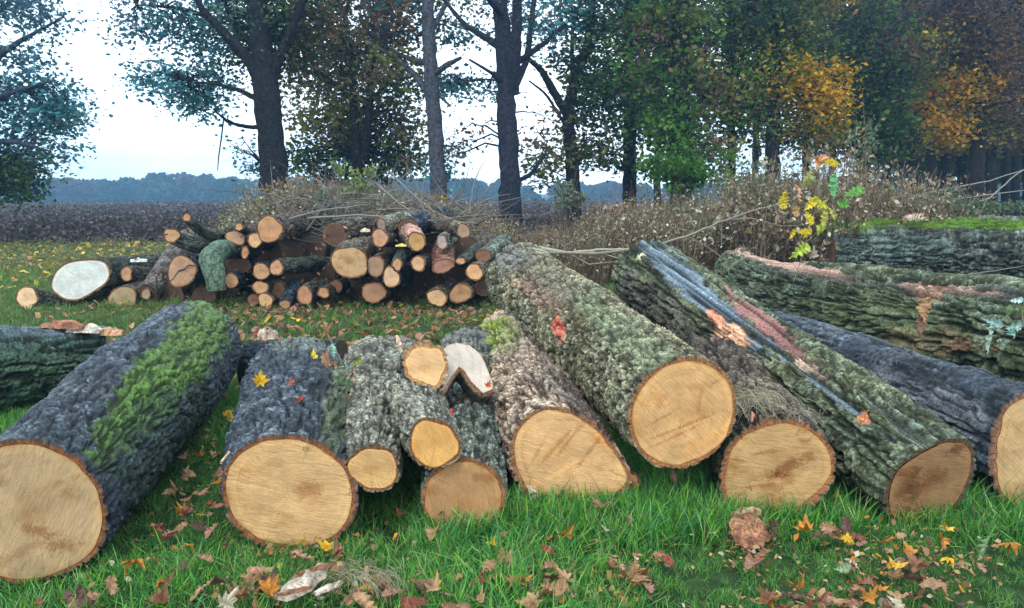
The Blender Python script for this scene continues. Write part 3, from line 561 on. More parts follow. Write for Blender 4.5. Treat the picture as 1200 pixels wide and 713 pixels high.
# deep logs added behind the front ends, interior shade put into their tones
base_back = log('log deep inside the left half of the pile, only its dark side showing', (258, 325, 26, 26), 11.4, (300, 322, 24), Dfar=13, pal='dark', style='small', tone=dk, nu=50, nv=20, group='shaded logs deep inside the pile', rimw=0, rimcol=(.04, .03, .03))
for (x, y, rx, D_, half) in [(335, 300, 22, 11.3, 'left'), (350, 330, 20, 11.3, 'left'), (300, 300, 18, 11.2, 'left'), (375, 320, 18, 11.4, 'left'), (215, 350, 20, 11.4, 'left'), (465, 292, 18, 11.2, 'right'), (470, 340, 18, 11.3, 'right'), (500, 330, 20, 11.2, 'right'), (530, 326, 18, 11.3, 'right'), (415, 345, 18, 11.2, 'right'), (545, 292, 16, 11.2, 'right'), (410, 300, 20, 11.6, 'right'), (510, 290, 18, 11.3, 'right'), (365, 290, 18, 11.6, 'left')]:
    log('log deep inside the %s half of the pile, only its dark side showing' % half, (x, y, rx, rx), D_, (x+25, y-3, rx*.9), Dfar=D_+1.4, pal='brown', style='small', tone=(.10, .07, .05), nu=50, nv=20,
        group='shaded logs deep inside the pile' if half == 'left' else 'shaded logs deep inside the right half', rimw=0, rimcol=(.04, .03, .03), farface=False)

# ------------------------------------------------------------------ ground, field, far terrain
def terrain_z(x, y):
    x = np.asarray(x, float); y = np.asarray(y, float)
    z = .05*(fbm(x*.35+5, y*.35+5, 3, None, 3)-.5)*sstep(7, 14, y) + .012*(fbm(x*4, y*4, 4, None, 3)-.5)
    return z - .015 - sstep(98, 250, y)*6.5 + .5*(fbm(x*.02+9, y*.02, 6, None, 2)-.5)*sstep(30, 90, y)
ys = np.r_[np.linspace(-8, 1.8, 14), 1.9*np.exp(np.linspace(0, math.log(2600/1.9), 210))]
xs_n = np.linspace(-1, 1, 171); YY = np.repeat(ys[:, None], 171, 1); XX = (np.sign(xs_n)*np.abs(xs_n)**1.15)[None]*(12+np.maximum(YY, 0)*1.25)
ZZ = terrain_z(XX, YY); litter = sstep(-3.5, 0.5, XX-.10*YY+2.4*(fbm(XX*.3, YY*.3, 8)-.5))*sstep(12, 14.5, YY+2*(fbm(XX*.5, YY*.5, 9)-.5))
gc = mixc((.02, .05, .014), (.04, .055, .02), fbm(XX*.9, YY*.9, 12))
midg = mixc((.07, .115, .03), (.15, .125, .035), sstep(.42, .62, fbm(XX*.5+3, YY*.8, 14))); gc = mixc(gc, midg, sstep(8, 14, YY))
fieldm = sstep(22, 24, YY+3.5*(fbm(XX*.25, YY*.3, 15)-.5)+.12*XX)
gc = mixc(gc, (.060, .048, .050), fieldm)
gc = mixc(gc, mixc((.10, .05, .03), (.28, .11, .045), sstep(.4, .65, fbm(XX*.8, YY*.8, 17))), litter*(1-sstep(60, 110, YY)))
gc = mixc(gc, (.07, .085, .045), sstep(110, 160, YY))
M_ground = vcol_mat('ground', .95, 9, .55, 1.5, .03, 30, .15)
gm = mesh('ground', np.stack([XX, YY, ZZ], -1).reshape(-1, 3), grid_f(len(ys), 171), [M_ground], True, gc.reshape(-1, 3))
tag(ob('ground', gm), kind='structure')
# ploughed field: its own clod sheet just above the ground, from the grass edge to the crest
yy = 23.5*np.exp(np.linspace(0, math.log(104/23.5), 190)); xn = np.linspace(0, 1, 200)
FY = np.repeat(yy[:, None], 200, 1); FX = -1.15*FY-6+xn[None]*(1.15*FY+6+.12*FY-1.0)
FZ = terrain_z(FX, FY)+.012+.16*(fbm(FX*1.6, FY*3.2, 23, None, 4)-.5)*sstep(24, 27, FY)+.05+.08*np.sin(FY*2.4+2*fbm(FX*.1, FY*.1, 3))*sstep(26, 32, FY)
FZ = FZ-.35*(1-sstep(23.5, 25.5, FY+2*(fbm(FX*.4, FY*0, 31)-.5)))-.5*sstep(100, 104, FY)
edge = np.minimum(xn, 1-xn)[None]; FZ = FZ-.3*(1-sstep(0, .03, edge))
fc = mixc((.038, .029, .027), (.082, .066, .058), sstep(.45, .75, fbm(FX*2.5, FY*3, 25, None, 4)))
fc = mixc(fc, (.20, .17, .13), sstep(95, 99, FY))
tag(ob('ploughed_field', mesh('ploughed_field', np.stack([FX, FY, FZ], -1).reshape(-1, 3), grid_f(190, 200), [M_ground], True, fc.reshape(-1, 3))), kind='structure')

# ------------------------------------------------------------------ scatter with geometry nodes
def scatter(name, label, pts, rot, scl, variants, kind='stuff', cat=None, idx=None):
    c = bpy.data.collections.new(name+'_kinds')
    for i, me in enumerate(variants):
        o = bpy.data.objects.new('%s_%02d' % (name, i), me); c.objects.link(o)
    me = bpy.data.meshes.new(name); me.vertices.add(len(pts)); me.vertices.foreach_set('co', np.asarray(pts, np.float32).ravel())
    a = me.attributes.new('rot', 'FLOAT_VECTOR', 'POINT'); a.data.foreach_set('vector', np.asarray(rot, np.float32).ravel())
    a = me.attributes.new('scl', 'FLOAT', 'POINT'); a.data.foreach_set('value', np.asarray(scl, np.float32))
    a = me.attributes.new('idx', 'INT', 'POINT'); a.data.foreach_set('value', (idx if idx is not None else rng.integers(0, len(variants), len(pts))).astype(np.int32))
    o = ob(name, me); ng = bpy.data.node_groups.new(name, 'GeometryNodeTree')
    ng.interface.new_socket('Geometry', in_out='INPUT', socket_type='NodeSocketGeometry'); ng.interface.new_socket('Geometry', in_out='OUTPUT', socket_type='NodeSocketGeometry')
    N, L = ng.nodes, ng.links; gi = N.new('NodeGroupInput'); go = N.new('NodeGroupOutput'); ip = N.new('GeometryNodeInstanceOnPoints'); ci = N.new('GeometryNodeCollectionInfo')
    ci.inputs['Collection'].default_value = c; ci.inputs['Separate Children'].default_value = True; ci.inputs['Reset Children'].default_value = True
    def na(nm, ty): k = N.new('GeometryNodeInputNamedAttribute'); k.data_type = ty; k.inputs['Name'].default_value = nm; return k.outputs['Attribute']
    e = N.new('FunctionNodeEulerToRotation'); L.new(na('rot', 'FLOAT_VECTOR'), e.inputs[0])
    L.new(gi.outputs[0], ip.inputs['Points']); L.new(ci.outputs[0], ip.inputs['Instance']); ip.inputs['Pick Instance'].default_value = True
    L.new(na('idx', 'INT'), ip.inputs['Instance Index']); L.new(e.outputs[0], ip.inputs['Rotation']); L.new(na('scl', 'FLOAT'), ip.inputs['Scale']); L.new(ip.outputs[0], go.inputs[0])
    md = o.modifiers.new('scatter', 'NODES'); md.node_group = ng
    tag(o, label, cat, None, kind); return o

# ------------------------------------------------------------------ grass
def tuft(seed, nb, spread, hmin, hmax, wid, cols, lean=.6, dry=.08):
    r = np.random.default_rng(seed); V, Fc, C = [], [], []
    for b in range(nb):
        h = r.uniform(hmin, hmax); a = r.uniform(0, 6.283); x0, y0 = r.normal(0, spread, 2); ln = r.uniform(.15, lean)*h; wd = wid*r.uniform(.6, 1.2)
        dx, dy = math.cos(a), math.sin(a); sx, sy = -dy, dx; tw = r.uniform(-.5, .5); c = np.array(cols[r.integers(len(cols))])*r.uniform(.7, 1.25)
        if r.random() < dry: c = np.array((.30, .26, .13))*r.uniform(.7, 1.2)
        k0 = len(V)
        for j, t in enumerate((0, .35, .7)):
            q = ln*t*t*1.3; zz = h*t*(1-.28*t*(ln/h)); w_ = wd*(1-.35*t)
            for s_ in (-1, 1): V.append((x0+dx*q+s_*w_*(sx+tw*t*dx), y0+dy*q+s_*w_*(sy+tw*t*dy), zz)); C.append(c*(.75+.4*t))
        V.append((x0+dx*ln*1.15, y0+dy*ln*1.15, h*(1-.3*ln/h))); C.append(c*1.15)
        Fc += [(k0, k0+1, k0+3, k0+2), (k0+2, k0+3, k0+5, k0+4), (k0+4, k0+5, k0+6)]
    return mesh('grass_tuft', V, Fc, [M_grass], True, C)
gcols = [(.08, .33, .03), (.13, .44, .04), (.04, .21, .04), (.25, .52, .05), (.12, .36, .11), (.34, .58, .18), (.03, .14, .04)]
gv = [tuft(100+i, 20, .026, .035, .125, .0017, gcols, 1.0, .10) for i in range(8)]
def footprint_ok(x, y):                     # keep grass out from under the big logs
    return np.ones(len(x), bool)
FP = []                                     # near-end, far-end, radius of every ground log
def pts_in(Dmin, Dmax, dens, xm=1.0):
    A = .68*(Dmax**2-Dmin**2)*xm; n = int(A*dens*1.0); y = np.sqrt(rng.uniform(Dmin**2, Dmax**2, n)); x = rng.uniform(-.70, .70, n)*y*xm; return x, y
def place(x, y, s0, s1, tilt=.25):
    n = len(x); z = terrain_z(x, y); rot = np.stack([rng.normal(0, tilt, n), rng.normal(0, tilt, n), rng.uniform(0, 6.28, n)], -1)
    return np.stack([x, y, z], -1), rot, rng.uniform(s0, s1, n)
x, y = pts_in(1.9, 7.2, 520, 1.35); keep = fbm(x*1.6, y*1.6, 71) + .25*rng.random(len(x)) > .42
lush = .50+.95*sstep(.35, .68, fbm(x*1.1+4, y*1.1, 72))*(.6+.4*sstep(-.6, 0, x)); p_, r_, s_ = place(x, y, .75, 1.2, .35)
pk = keep | (rng.random(len(x)) < .6)
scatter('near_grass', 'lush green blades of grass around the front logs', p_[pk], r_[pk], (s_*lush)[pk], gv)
bx_, by_ = [], []
for (x0_, x1_, y0_, y1_, n_) in ((490, 600, 600, 625, 90), (600, 760, 585, 612, 150), (740, 900, 590, 640, 120), (900, 1010, 600, 625, 60)):
    for _ in range(n_):
        q_ = G(R.uniform(x0_, x1_), R.uniform(y0_, y1_)); bx_.append(q_[0]); by_.append(q_[1])
p_, r_, s_ = place(np.array(bx_), np.array(by_), 1.1, 1.6, .2)
scatter('tall_grass', 'taller fresh blades growing against the middle log faces', p_, r_, s_, gv)
gcm = [(.06, .20, .03), (.10, .25, .04), (.14, .22, .04), (.18, .17, .06)]
gv2 = [tuft(200+i, 14, .05, .03, .09, .004, gcm, .8, .12) for i in range(5)]
x, y = pts_in(7.0, 15., 75, 1.25); p_, r_, s_ = place(x, y, .8, 1.3)
k = ~((x > .0) & (y > 13))
scatter('middle_grass', 'shorter grass between the front logs and the pile', p_[k], r_[k], s_[k], gv2)
gv3 = [tuft(300+i, 12, .10, .03, .10, .009, [(.08, .19, .04), (.12, .20, .045), (.20, .17, .05), (.06, .14, .05)], .8, .2) for i in range(4)]
x, y = pts_in(14.5, 25., 22); k = (x < -.02*y-1.5); x, y = x[k], y[k]; p_, r_, s_ = place(x, y, .8, 1.3)
scatter('far_grass', 'yellowing grass reaching the ploughed field', p_, r_, s_, gv3)
# clods, stalks and pale specks on the field
def stalks(seed, cols, n=9, h=.25):
    r = np.random.default_rng(seed); b = MB()
    V, Fc, C = [], [], []
    for i in range(n):
        x0, y0 = r.normal(0, .25, 2); s_ = r.uniform(.02, .06); z = r.uniform(.0, h); c = np.array(cols[r.integers(len(cols))]); a = r.uniform(0, 3.14)
        k0 = len(V); V += [(x0-s_*math.cos(a), y0-s_*math.sin(a), z), (x0, y0, z-s_*.6), (x0+s_*math.cos(a), y0+s_*math.sin(a), z), (x0, y0, z+s_*.7)]; C += [c]*4; Fc.append((k0, k0+1, k0+2, k0+3))
    return mesh('field_scrap', V, Fc, [M_flora], False, C)
fv = [stalks(400+i, [(.045, .035, .04), (.07, .055, .055), (.13, .11, .10), (.06, .042, .036), (.24, .21, .20)]) for i in range(5)]
n = 9000; y = np.exp(rng.uniform(math.log(23), math.log(98), n)); x = rng.uniform(-.75, .12, n)*y; p_, r_, s_ = place(x, y, .7, 1.8, .3); p_[:, 2] += .05
scatter('field_stubble', 'dead stalks and clods over the ploughed field', p_, r_, s_, fv)

# ------------------------------------------------------------------ fallen leaves
def leafmesh(kind, seed, size=1.):
    r = np.random.default_rng(seed)
    if kind == 'maple':
        lob = [(-90, .15), (-75, .35), (-52, .62), (-35, .40), (-18, .55), (2, .92), (16, .60), (28, .50), (44, .80), (54, .62), (66, .55), (78, .78), (90, 1.0)]
        lob = lob+[(180-a, q) for a, q in lob[-2:0:-1]]
        V = [(0, 0, 0)]+[(q*math.cos(math.radians(a))*.62, q*math.sin(math.radians(a))*.62, 0) for a, q in lob]; V = np.array(V)
        Fc = [(0, i+1, (i+1) % len(lob)+1) for i in range(len(lob))]
    else:
        w_ = [.03, .05, .16, .09, .25, .15, .31, .19, .30, .18, .20, .06]; N = len(w_); V = []
        for i, q in enumerate(w_):
            t = i/(N-1); V += [(-q*(.9+.2*r.random()), t-.5+.05*(i % 2), 0), (0, t-.5, 0), (q*(.9+.2*r.random()), t-.5+.05*(i % 2), 0)]
        V = np.array(V); Fc = []
        for i in range(N-1):
            k0 = 3*i; Fc += [(k0, k0+1, k0+4, k0+3), (k0+1, k0+2, k0+5, k0+4)]
    cu = r.uniform(-1.6, 2.2); cv = r.uniform(-1., 1.4)
    V[:, 2] = cu*V[:, 0]**2+cv*V[:, 1]**2+.22*np.sin(V[:, 0]*9+r.random()*6)*np.abs(V[:, 0])+.12*(r.random(len(V))-.5); V[:, 0] *= r.uniform(.7, 1.)
    V *= size
    return mesh('leaf', V, Fc, [M_fallen], False)
LM = [leafmesh('maple', i) for i in range(5)]; LO = [leafmesh('oak', 20+i) for i in range(5)]
LC = {'yellow': (.66, .38, .02), 'orange': (.50, .20, .03), 'brown': (.30, .13, .065), 'tan': (.44, .24, .12), 'pink': (.40, .19, .12), 'pale': (.48, .40, .27), 'green': (.30, .42, .22), 'red': (.30, .075, .045), 'dark': (.13, .065, .045)}
def put_leaf(pos, size, kind, c, label, group=None, flat=.35, rot=None, parent=None, name='fallen_leaf', cat='leaf'):
    me = R.choice(LM if kind == 'maple' else LO); o = ob(name, me); o.location = tuple(pos)
    o.rotation_euler = rot or (R.gauss(0, flat)+.12, R.gauss(0, flat), R.uniform(0, 6.28)); s_ = size; o.scale = (s_, s_, s_)
    cc = LC[c] if isinstance(c, str) else c; j = R.uniform(.85, 1.15); o.color = (min(1, cc[0]*j), min(1, cc[1]*j), min(1, cc[2]*j), 1)
    tag(o, label, cat, group); return o
feat = [  # px, py, size(m), kind, colour, label
 (157, 656, .15, 'maple', 'orange', 'orange maple leaf in the grass right of the black mossy log'),
 (383, 641, .11, 'maple', 'yellow', 'bright yellow maple leaf at the foot of the stout round-faced log'),
 (357, 634, .09, 'maple', 'orange', 'small orange leaf propped against the stout log, left of the yellow one'),
 (351, 652, .15, 'oak', 'pink', 'long pinkish leaf lying above the white wood chunk'),
 (317, 692, .12, 'maple', 'orange', 'curled orange leaf left of the white wood chunk'),
 (284, 693, .12, 'oak', 'brown', 'brown curled leaf at the bottom, left of the orange one'),
 (264, 708, .12, 'maple', 'pale', 'pale star-shaped leaf at the bottom edge'),
 (390, 668, .12, 'oak', (.55, .30, .13), 'dry ginger leaf right of the white wood chunk'),
 (430, 687, .07, 'maple', 'yellow', 'tiny yellow leaf among brown leaves at the bottom'),
 (442, 688, .10, 'oak', 'red', 'rust-red leaf touching the tiny yellow leaf'),
 (418, 697, .09, 'oak', 'pink', 'pink-tan leaf left of the tiny yellow leaf'),
 (486, 706, .14, 'oak', 'red', 'broad dark red leaf at the bottom edge'),
 (508, 690, .11, 'maple', 'tan', 'tan maple leaf above the dark red leaf'),
 (575, 636, .075, 'maple', 'yellow', 'lone yellow leaf upright in the long middle grass'),
 (572, 664, .13, 'oak', 'tan', 'twisted tan leaf below the lone yellow leaf'),
 (590, 626, .07, 'oak', 'brown', 'little brown leaf right above the lone yellow leaf'),
 (703, 591, .13, 'maple', 'pink', 'pinkish maple leaf touching the foot of the tan-barked log'),
 (713, 621, .07, 'oak', 'pale', 'pale folded leaf below the pinkish maple leaf'),
 (738, 612, .09, 'oak', 'tan', 'tan leaf standing in grass right of the pale folded leaf'),
 (640, 694, .13, 'oak', 'brown', 'brown oak leaf at the bottom middle'),
 (770, 648, .08, 'maple', 'pink', 'dull pink leaf under the biggest leaning log'),
 (976, 622, .12, 'oak', 'pink', 'pink-brown oak leaf lying before the long silver-streaked log'),
 (993, 632, .09, 'maple', 'yellow', 'yellow leaf partly under the pink-brown oak leaf'),
 (1042, 634, .12, 'oak', 'orange', 'long orange leaf below the face of the silver-streaked log'),
 (1057, 628, .10, 'oak', 'tan', 'tan leaf beside the long orange leaf'),
 (1110, 620, .10, 'maple', (.72, .40, .06), 'amber leaf in the grass under the right edge log'),
 (1106, 634, .11, 'oak', 'orange', 'deep orange leaf just beneath the amber leaf'),
 (1112, 654, .09, 'maple', 'yellow', 'golden leaf lowest in the right-hand cluster'),
 (1155, 642, .17, 'oak', 'green', 'pale green oak leaf lying near the right edge'),
 (1186, 636, .13, 'maple', 'orange', 'orange-brown leaf at the right edge beside the green one'),
 (1052, 664, .10, 'maple', (.70, .38, .05), 'yellow-orange leaf alone in the right foreground'),
 (1098, 682, .17, 'maple', 'tan', 'large dusty pink-tan maple leaf in the right foreground'),
 (1080, 664, .10, 'oak', 'brown', 'brown leaf behind the large dusty maple leaf'),
 (1031, 690, .09, 'maple', 'orange', 'plain orange leaf near the bottom right'),
 (1000, 662, .08, 'oak', 'pale', 'whitish leaf standing on edge in the right grass'),
 (988, 667, .08, 'oak', 'green', 'small sage green leaf in the right grass'),
 (960, 706, .13, 'maple', 'pink', 'pinkish-brown leaf cut by the bottom edge'),
 (925, 698, .12, 'oak', 'dark', 'dark brown leaf near the bottom, left of the pinkish one'),
 (1055, 708, .10, 'maple', 'pale', 'cream leaf at the bottom right edge'),
 (265, 484, .11, 'maple', 'yellow', 'yellow leaf in the dark gap between mossy log and stout log'),
 (272, 492, .11, 'maple', (.60, .40, .08), 'mustard leaf just beneath the gap\'s yellow leaf'),
 (199, 455, .08, 'oak', 'tan', 'tan leaf beside the mossy log, in its shade'),
 (218, 585, .07, 'oak', 'brown', 'brown leaf in the grass lane left of the stout log'),
 (236, 603, .05, 'oak', 'orange', 'small ochre leaf in the lane left of the stout log'),
 (130, 690, .12, 'oak', 'tan', 'wide tan leaf in the bottom left grass'),
 (78, 700, .08, 'oak', 'dark', 'dark leaf at the bottom left'),
 (45, 705, .08, 'oak', 'red', 'reddish leaf at the bottom left corner'),
]
for px, py, sz, kd, c, lb in feat:
    p = G(px, py, .085); put_leaf(p, sz*.82, kd, c, lb, flat=.3, rot=(R.gauss(.3, .22), R.gauss(0, .3), R.uniform(0, 6.28)))
# generic ones
for i in range(250):
    if i < 95:
        px, py = R.uniform(20, 1190), R.uniform(592, 712); zone = 'foreground grass'
        if i > 22:
            q_ = R.choice([(300, 685, 40, 14), (410, 690, 45, 14), (500, 700, 40, 12), (650, 690, 28, 15), (735, 675, 28, 18), (1000, 650, 48, 28), (1090, 670, 60, 24), (180, 690, 60, 14), (960, 700, 55, 10), (585, 665, 20, 20)])
            px, py = R.gauss(q_[0], q_[2]), min(712, max(600, R.gauss(q_[1], q_[3])))
    elif i < 190: px, py = R.uniform(280, 585), R.uniform(358, 398); zone = 'short grass before the pile'
    else: px, py = R.uniform(130, 300), R.uniform(430, 640); zone = 'grass lane between the two left logs'; 
    kd, c = R.choice([('oak', 'brown'), ('oak', 'tan'), ('oak', 'pink'), ('maple', 'brown'), ('oak', 'dark'), ('maple', 'tan'), ('oak', 'red'), ('maple', 'orange'), ('oak', 'tan')])
    if i >= 95 and R.random() < .3: c = 'pink'
    if i >= 190 and px > 225: px = 210+R.random()*60
    p = G(px, py, .075 if i < 95 or i >= 190 else .05)
    nm = {'brown': 'brown', 'tan': 'tan', 'pink': 'pinkish', 'dark': 'blackish brown', 'red': 'rust-coloured', 'orange': 'orange'}[c]
    if i < 95:
        for lim, zn in ((140, 'grass below the black mossy log'), (260, 'grass between mossy log and stout log, near the bottom'), (430, 'grass below the stout round-faced log'), (600, 'grass below the notched log'), (740, 'grass below the tan-barked log'), (860, 'grass below the biggest leaning log'), (1000, 'grass below the squat straw-topped log'), (1110, 'grass below the silver-streaked log'), (1300, 'grass at the bottom right corner')):
            if px < lim: zone = zn; break
    elif i < 190: zone = 'short grass before the left half of the pile' if px < 400 else ('short grass before the right half of the pile' if px < 490 else 'short grass behind the white notch')
    put_leaf(p, R.uniform(.07, .12) if i < 95 else R.uniform(.06, .11), kd, c, '%s %s leaf in the %s' % (nm, kd, zone), '%s %s leaves in the %s' % (nm, kd, zone), flat=.4)
# leaf litter too many to count
def litter_mesh(name, label, n, fn, s0, s1, cols, wts):
    V, Fc, C = [], [], []
    for i in range(n):
        x, y = fn(); z = float(terrain_z(x, y))+R.uniform(.02, .07); s_ = R.uniform(s0, s1); a = R.uniform(0, 6.28); c = np.array(R.choices(cols, wts)[0])*R.uniform(.7, 1.25)
        t1, t2 = R.gauss(0, .45), R.gauss(0, .45); k0 = len(V)
        j_ = [R.uniform(.55, 1.35) for _ in range(6)]
        for (u_, w_) in ((-1*j_[0], 0), (-.3*j_[1], -.5*j_[2]), (.35, -.42*j_[3]), (1, 0), (.3*j_[4], .5*j_[5]), (-.35, .42*j_[1])):
            xx, yy_ = u_*s_*.5, w_*s_*.8; V.append((x+xx*math.cos(a)-yy_*math.sin(a), y+xx*math.sin(a)+yy_*math.cos(a), z+xx*t1+yy_*t2)); C.append(c)
        Fc += [(k0, k0+1, k0+2, k0+3), (k0, k0+3, k0+4, k0+5)]
    o = ob(name, mesh(name, V, Fc, [M_flora], False, C)); tag(o, label, None, None, 'stuff'); return o
def f1():
    while True:
        y = R.uniform(5.5, 12.); x = R.uniform(-.62, .62)*y
        if R.random() < .8*(1 if -3.5 < x < .5 else .4): return x, y
litter_mesh('leaf_litter', 'small dead leaves strewn over the grass before the pile', 2200, f1, .05, .10, [LC['brown'], LC['pink'], LC['tan'], LC['dark'], LC['yellow'], LC['red']], [4, 4, 3, 2, .5, 1])
def f2():
    y = math.sqrt(R.uniform(12**2, 26**2)); return R.uniform(-.72, .02)*y, y
litter_mesh('yellow_leaf_litter', 'yellow leaves dotted over the grass toward the field', 3800, f2, .06, .13, [(.62, .45, .08), (.45, .30, .08), LC['tan'], (.30, .22, .08)], [3, 3, 1, 3])
def f3():
    y = math.sqrt(R.uniform(12.5**2, 28**2)); return R.uniform(.0, .75)*y-.6, y
litter_mesh('orange_leaf_litter', 'orange and brown leaf carpet beneath the trees', 7000, f3, .07, .15, [(.45, .15, .05), (.30, .12, .06), (.20, .09, .06), (.5, .28, .12)], [3, 3, 3, 1])
def f4():
    if R.random() < .6:
        q_ = R.choice([(300, 690, 30, 12), (360, 680, 40, 22), (430, 695, 45, 12), (650, 690, 22, 13), (735, 675, 25, 15), (880, 640, 20, 14), (1010, 650, 35, 20), (1095, 670, 40, 22), (960, 705, 50, 8), (340, 640, 30, 6), (250, 510, 14, 40)])
        g_ = G(R.gauss(q_[0], q_[2]), max(440, R.gauss(q_[1], q_[3])), .03); return g_[0], g_[1]
    y = R.uniform(2.4, 5.2); return R.uniform(-.66, .66)*y, y
litter_mesh('leaf_scraps', 'tiny scraps of dead leaf deep in the near grass', 2300, f4, .012, .034, [LC['brown'], LC['pink'], LC['tan'], LC['dark'], LC['pale'], LC['orange'], (.32, .20, .08)], [3, 1, 3, 2, 1, 1.2, 3])

def f5():
    y = R.uniform(10.2, 11.6); return (R.uniform(185, 575)-600)/FPX*y, y
V, Fc, C = [], [], []
for i in range(900):
    pxk, pyk, Dk = R.gauss(R.choice([225, 300, 350, 420, 470, 530]), 28), R.uniform(262, 350), R.uniform(9.75, 10.5); q = P(pxk, pyk, Dk); s_ = R.uniform(.015, .045); e1 = nrm(rng.normal(0, 1, 3)); e2 = nrm(np.cross(e1, rng.normal(0, 1, 3))); k0 = len(V)
    if R.random() < .45: q = P(pxk, R.uniform(352, 366), R.uniform(9.6, 10)); q[2] = .04
    elif q[2] < .05: continue
    else:
        q = P(pxk, pyk, R.uniform(10.3, 11.0))
    V += [q-e1*s_, q-e2*s_*.5, q+e1*s_, q+e2*s_*.5]; C += [np.array(R.choice([LC['brown'], LC['dark'], LC['pink'], (.2, .17, .13)]))*R.uniform(.6, 1.2)]*4; Fc.append((k0, k0+1, k0+2, k0+3))
tag(ob('pile_litter', mesh('pile_litter', V, Fc, [M_flora], False, C)), 'dead leaves and bark crumbs caught among the stacked logs', None, None, 'stuff')

# ------------------------------------------------------------------ wood scraps
def chunk(name, label, cat, px, py, ln, wd, ht, rotz, col, z=.03, tilt=(0, 0), group=None, pos=None, n=9, mat_=None):
    r = np.random.default_rng(int(px*7+py)); N = n; V = []
    for i in range(N):
        t = i/(N-1); w_ = wd*(.45+.55*math.sin(math.pi*min(1, max(0, t*.86+.09))))*r.uniform(.8, 1.15); h_ = ht*r.uniform(.7, 1.2)*(.6+.4*math.sin(math.pi*t)); o_ = r.uniform(-.12, .12)*wd
        V += [((t-.5)*ln, -w_/2+o_, 0), ((t-.5)*ln, -w_*.3+o_, h_*.9), ((t-.5)*ln, w_*.1+o_, h_*1.1), ((t-.5)*ln, w_*.42+o_, h_*.7), ((t-.5)*ln, w_/2+o_, 0)]
    Fc = grid_f(N, 5, True).tolist()+[(0, 1, 2, 3, 4), tuple(5*(N-1)+k for k in (4, 3, 2, 1, 0))]
    C = np.array(col)*r.uniform(.45, 1.2, (len(V), 1)); o = ob(name, mesh(name, V, Fc, [mat_ or M_fibre], False, C))
    o.location = tuple(G(px, py, z)) if pos is None else tuple(pos); o.rotation_euler = (tilt[0], tilt[1], math.radians(rotz)); tag(o, label, cat, group); return o
chunk('wood_chunk', 'long white splintered chunk of wood on the grass before the stout log', 'wood chunk', 356, 684, .26, .10, .03, 68, (.60, .47, .35), .10)
chunk('wood_chip', 'narrow cream chip right of the long white chunk', 'wood chip', 385, 690, .12, .035, .015, 50, (.66, .52, .40), .10)
chunk('bark_chip', 'brown bark strip lying along the white chunk', 'bark chip', 370, 668, .14, .04, .012, 40, (.25, .10, .05), .125)
chunk('bark_chip', 'reddish bark strip crossing the lower white chunk', 'bark chip', 345, 694, .12, .025, .012, 25, (.30, .13, .07), .135)
def lump(name, label, cat, px, py, rx, ry, h, cols, z, seed, tilt=0):
    r = np.random.default_rng(seed); K, n_ = 8, 40; th = np.arange(n_)/n_*2*np.pi; rho = np.linspace(0, 1, K)[:, None]
    ro = 1+.35*(fbm(np.arange(n_)/n_*7, np.zeros(n_), seed, 7, 3)-.5)*2+.12*(r.random(n_)-.5)
    x = rho*ro*np.cos(th)*rx; y = rho*ro*np.sin(th)*ry; zz = h*(1-rho**2)+.45*h*(r.random((K, n_))-.5)+.8*h*(fbm(x*40+9, y*40+9, seed)-.5)
    c = mixc(cols[0], cols[1], sstep(.35, .65, fbm(x*30+5, y*30+5, seed+1, None, 4)))*(.7+.6*r.random((K, n_, 1)))
    o = ob(name, mesh(name, np.stack([x, y, zz], -1).reshape(-1, 3), grid_f(K, n_, True), [M_fibre], False, c.reshape(-1, 3))); o.location = tuple(G(px, py, z)); o.rotation_euler = (tilt, 0, 0); tag(o, label, cat); return o
lump('bark_slab', 'orange-brown torn bark lump on the grass under the squat log', 'bark slab', 880, 622, .085, .09, .03, [(.42, .20, .10), (.22, .09, .05)], .07, 3, .5)
chunk('wood_slab', 'thin slab of tan wood hanging below the squat log face', 'wood slab', 874, 603, .14, .06, .03, 20, (.48, .30, .16), .06, (.3, 0))
chunk('leaf_clump', 'upright scrap of pinkish bark beneath the biggest leaning log', 'bark chip', 789, 560, .10, .05, .02, 80, (.42, .2, .13), .10, (.9, 0))
def stick(name, label, cat, pts, rads, c, group=None, n=6, matx=None, subs=()):
    root = thing(name, label, cat, (pts[0][0], pts[0][1], max(0, min(p[2] for p in pts)))); off = np.array(root.location)
    if group: root['group'] = group
    b = MB(); pp = np.array(pts); t = np.linspace(0, 1, len(pp)); tt = np.linspace(0, 1, max(10, 4*len(pp)))
    q = np.stack([np.interp(tt, t, pp[:, i]) for i in range(3)], -1); q += rng.normal(0, .25, q.shape)*np.mean(rads)
    b.tube(q-off, np.interp(tt, np.linspace(0, 1, len(rads)), rads), c, n); b.build('stem', matx or M_twig, root)
    for sp_, sr in subs:
        b = MB(); b.tube(np.array(sp_)-off, np.linspace(sr, sr*.3, len(sp_)), c, 5); b.build('twig', matx or M_twig, root)
    return root
stick('splinter', 'long pale splinter leaning against the left side of the stout log', 'splinter', [P(259, 543, 3.35), P(281, 515, 3.5), P(302, 489, 3.75)], [.006, .010, .003], (.66, .45, .28), n=5, matx=M_fibre)
chunk('splinter', 'pointed orange splinter standing beside the forked log stub', 'splinter', 0, 0, .12, .03, .012, -60, (.70, .48, .33), pos=P(468, 404, 4.55), tilt=(.6, .9))
chunk('wood_chip', 'cream chip on top of the stout log far end', 'wood chip', 0, 0, .12, .08, .06, 20, (.60, .46, .34), pos=P(314, 397, 4.9))
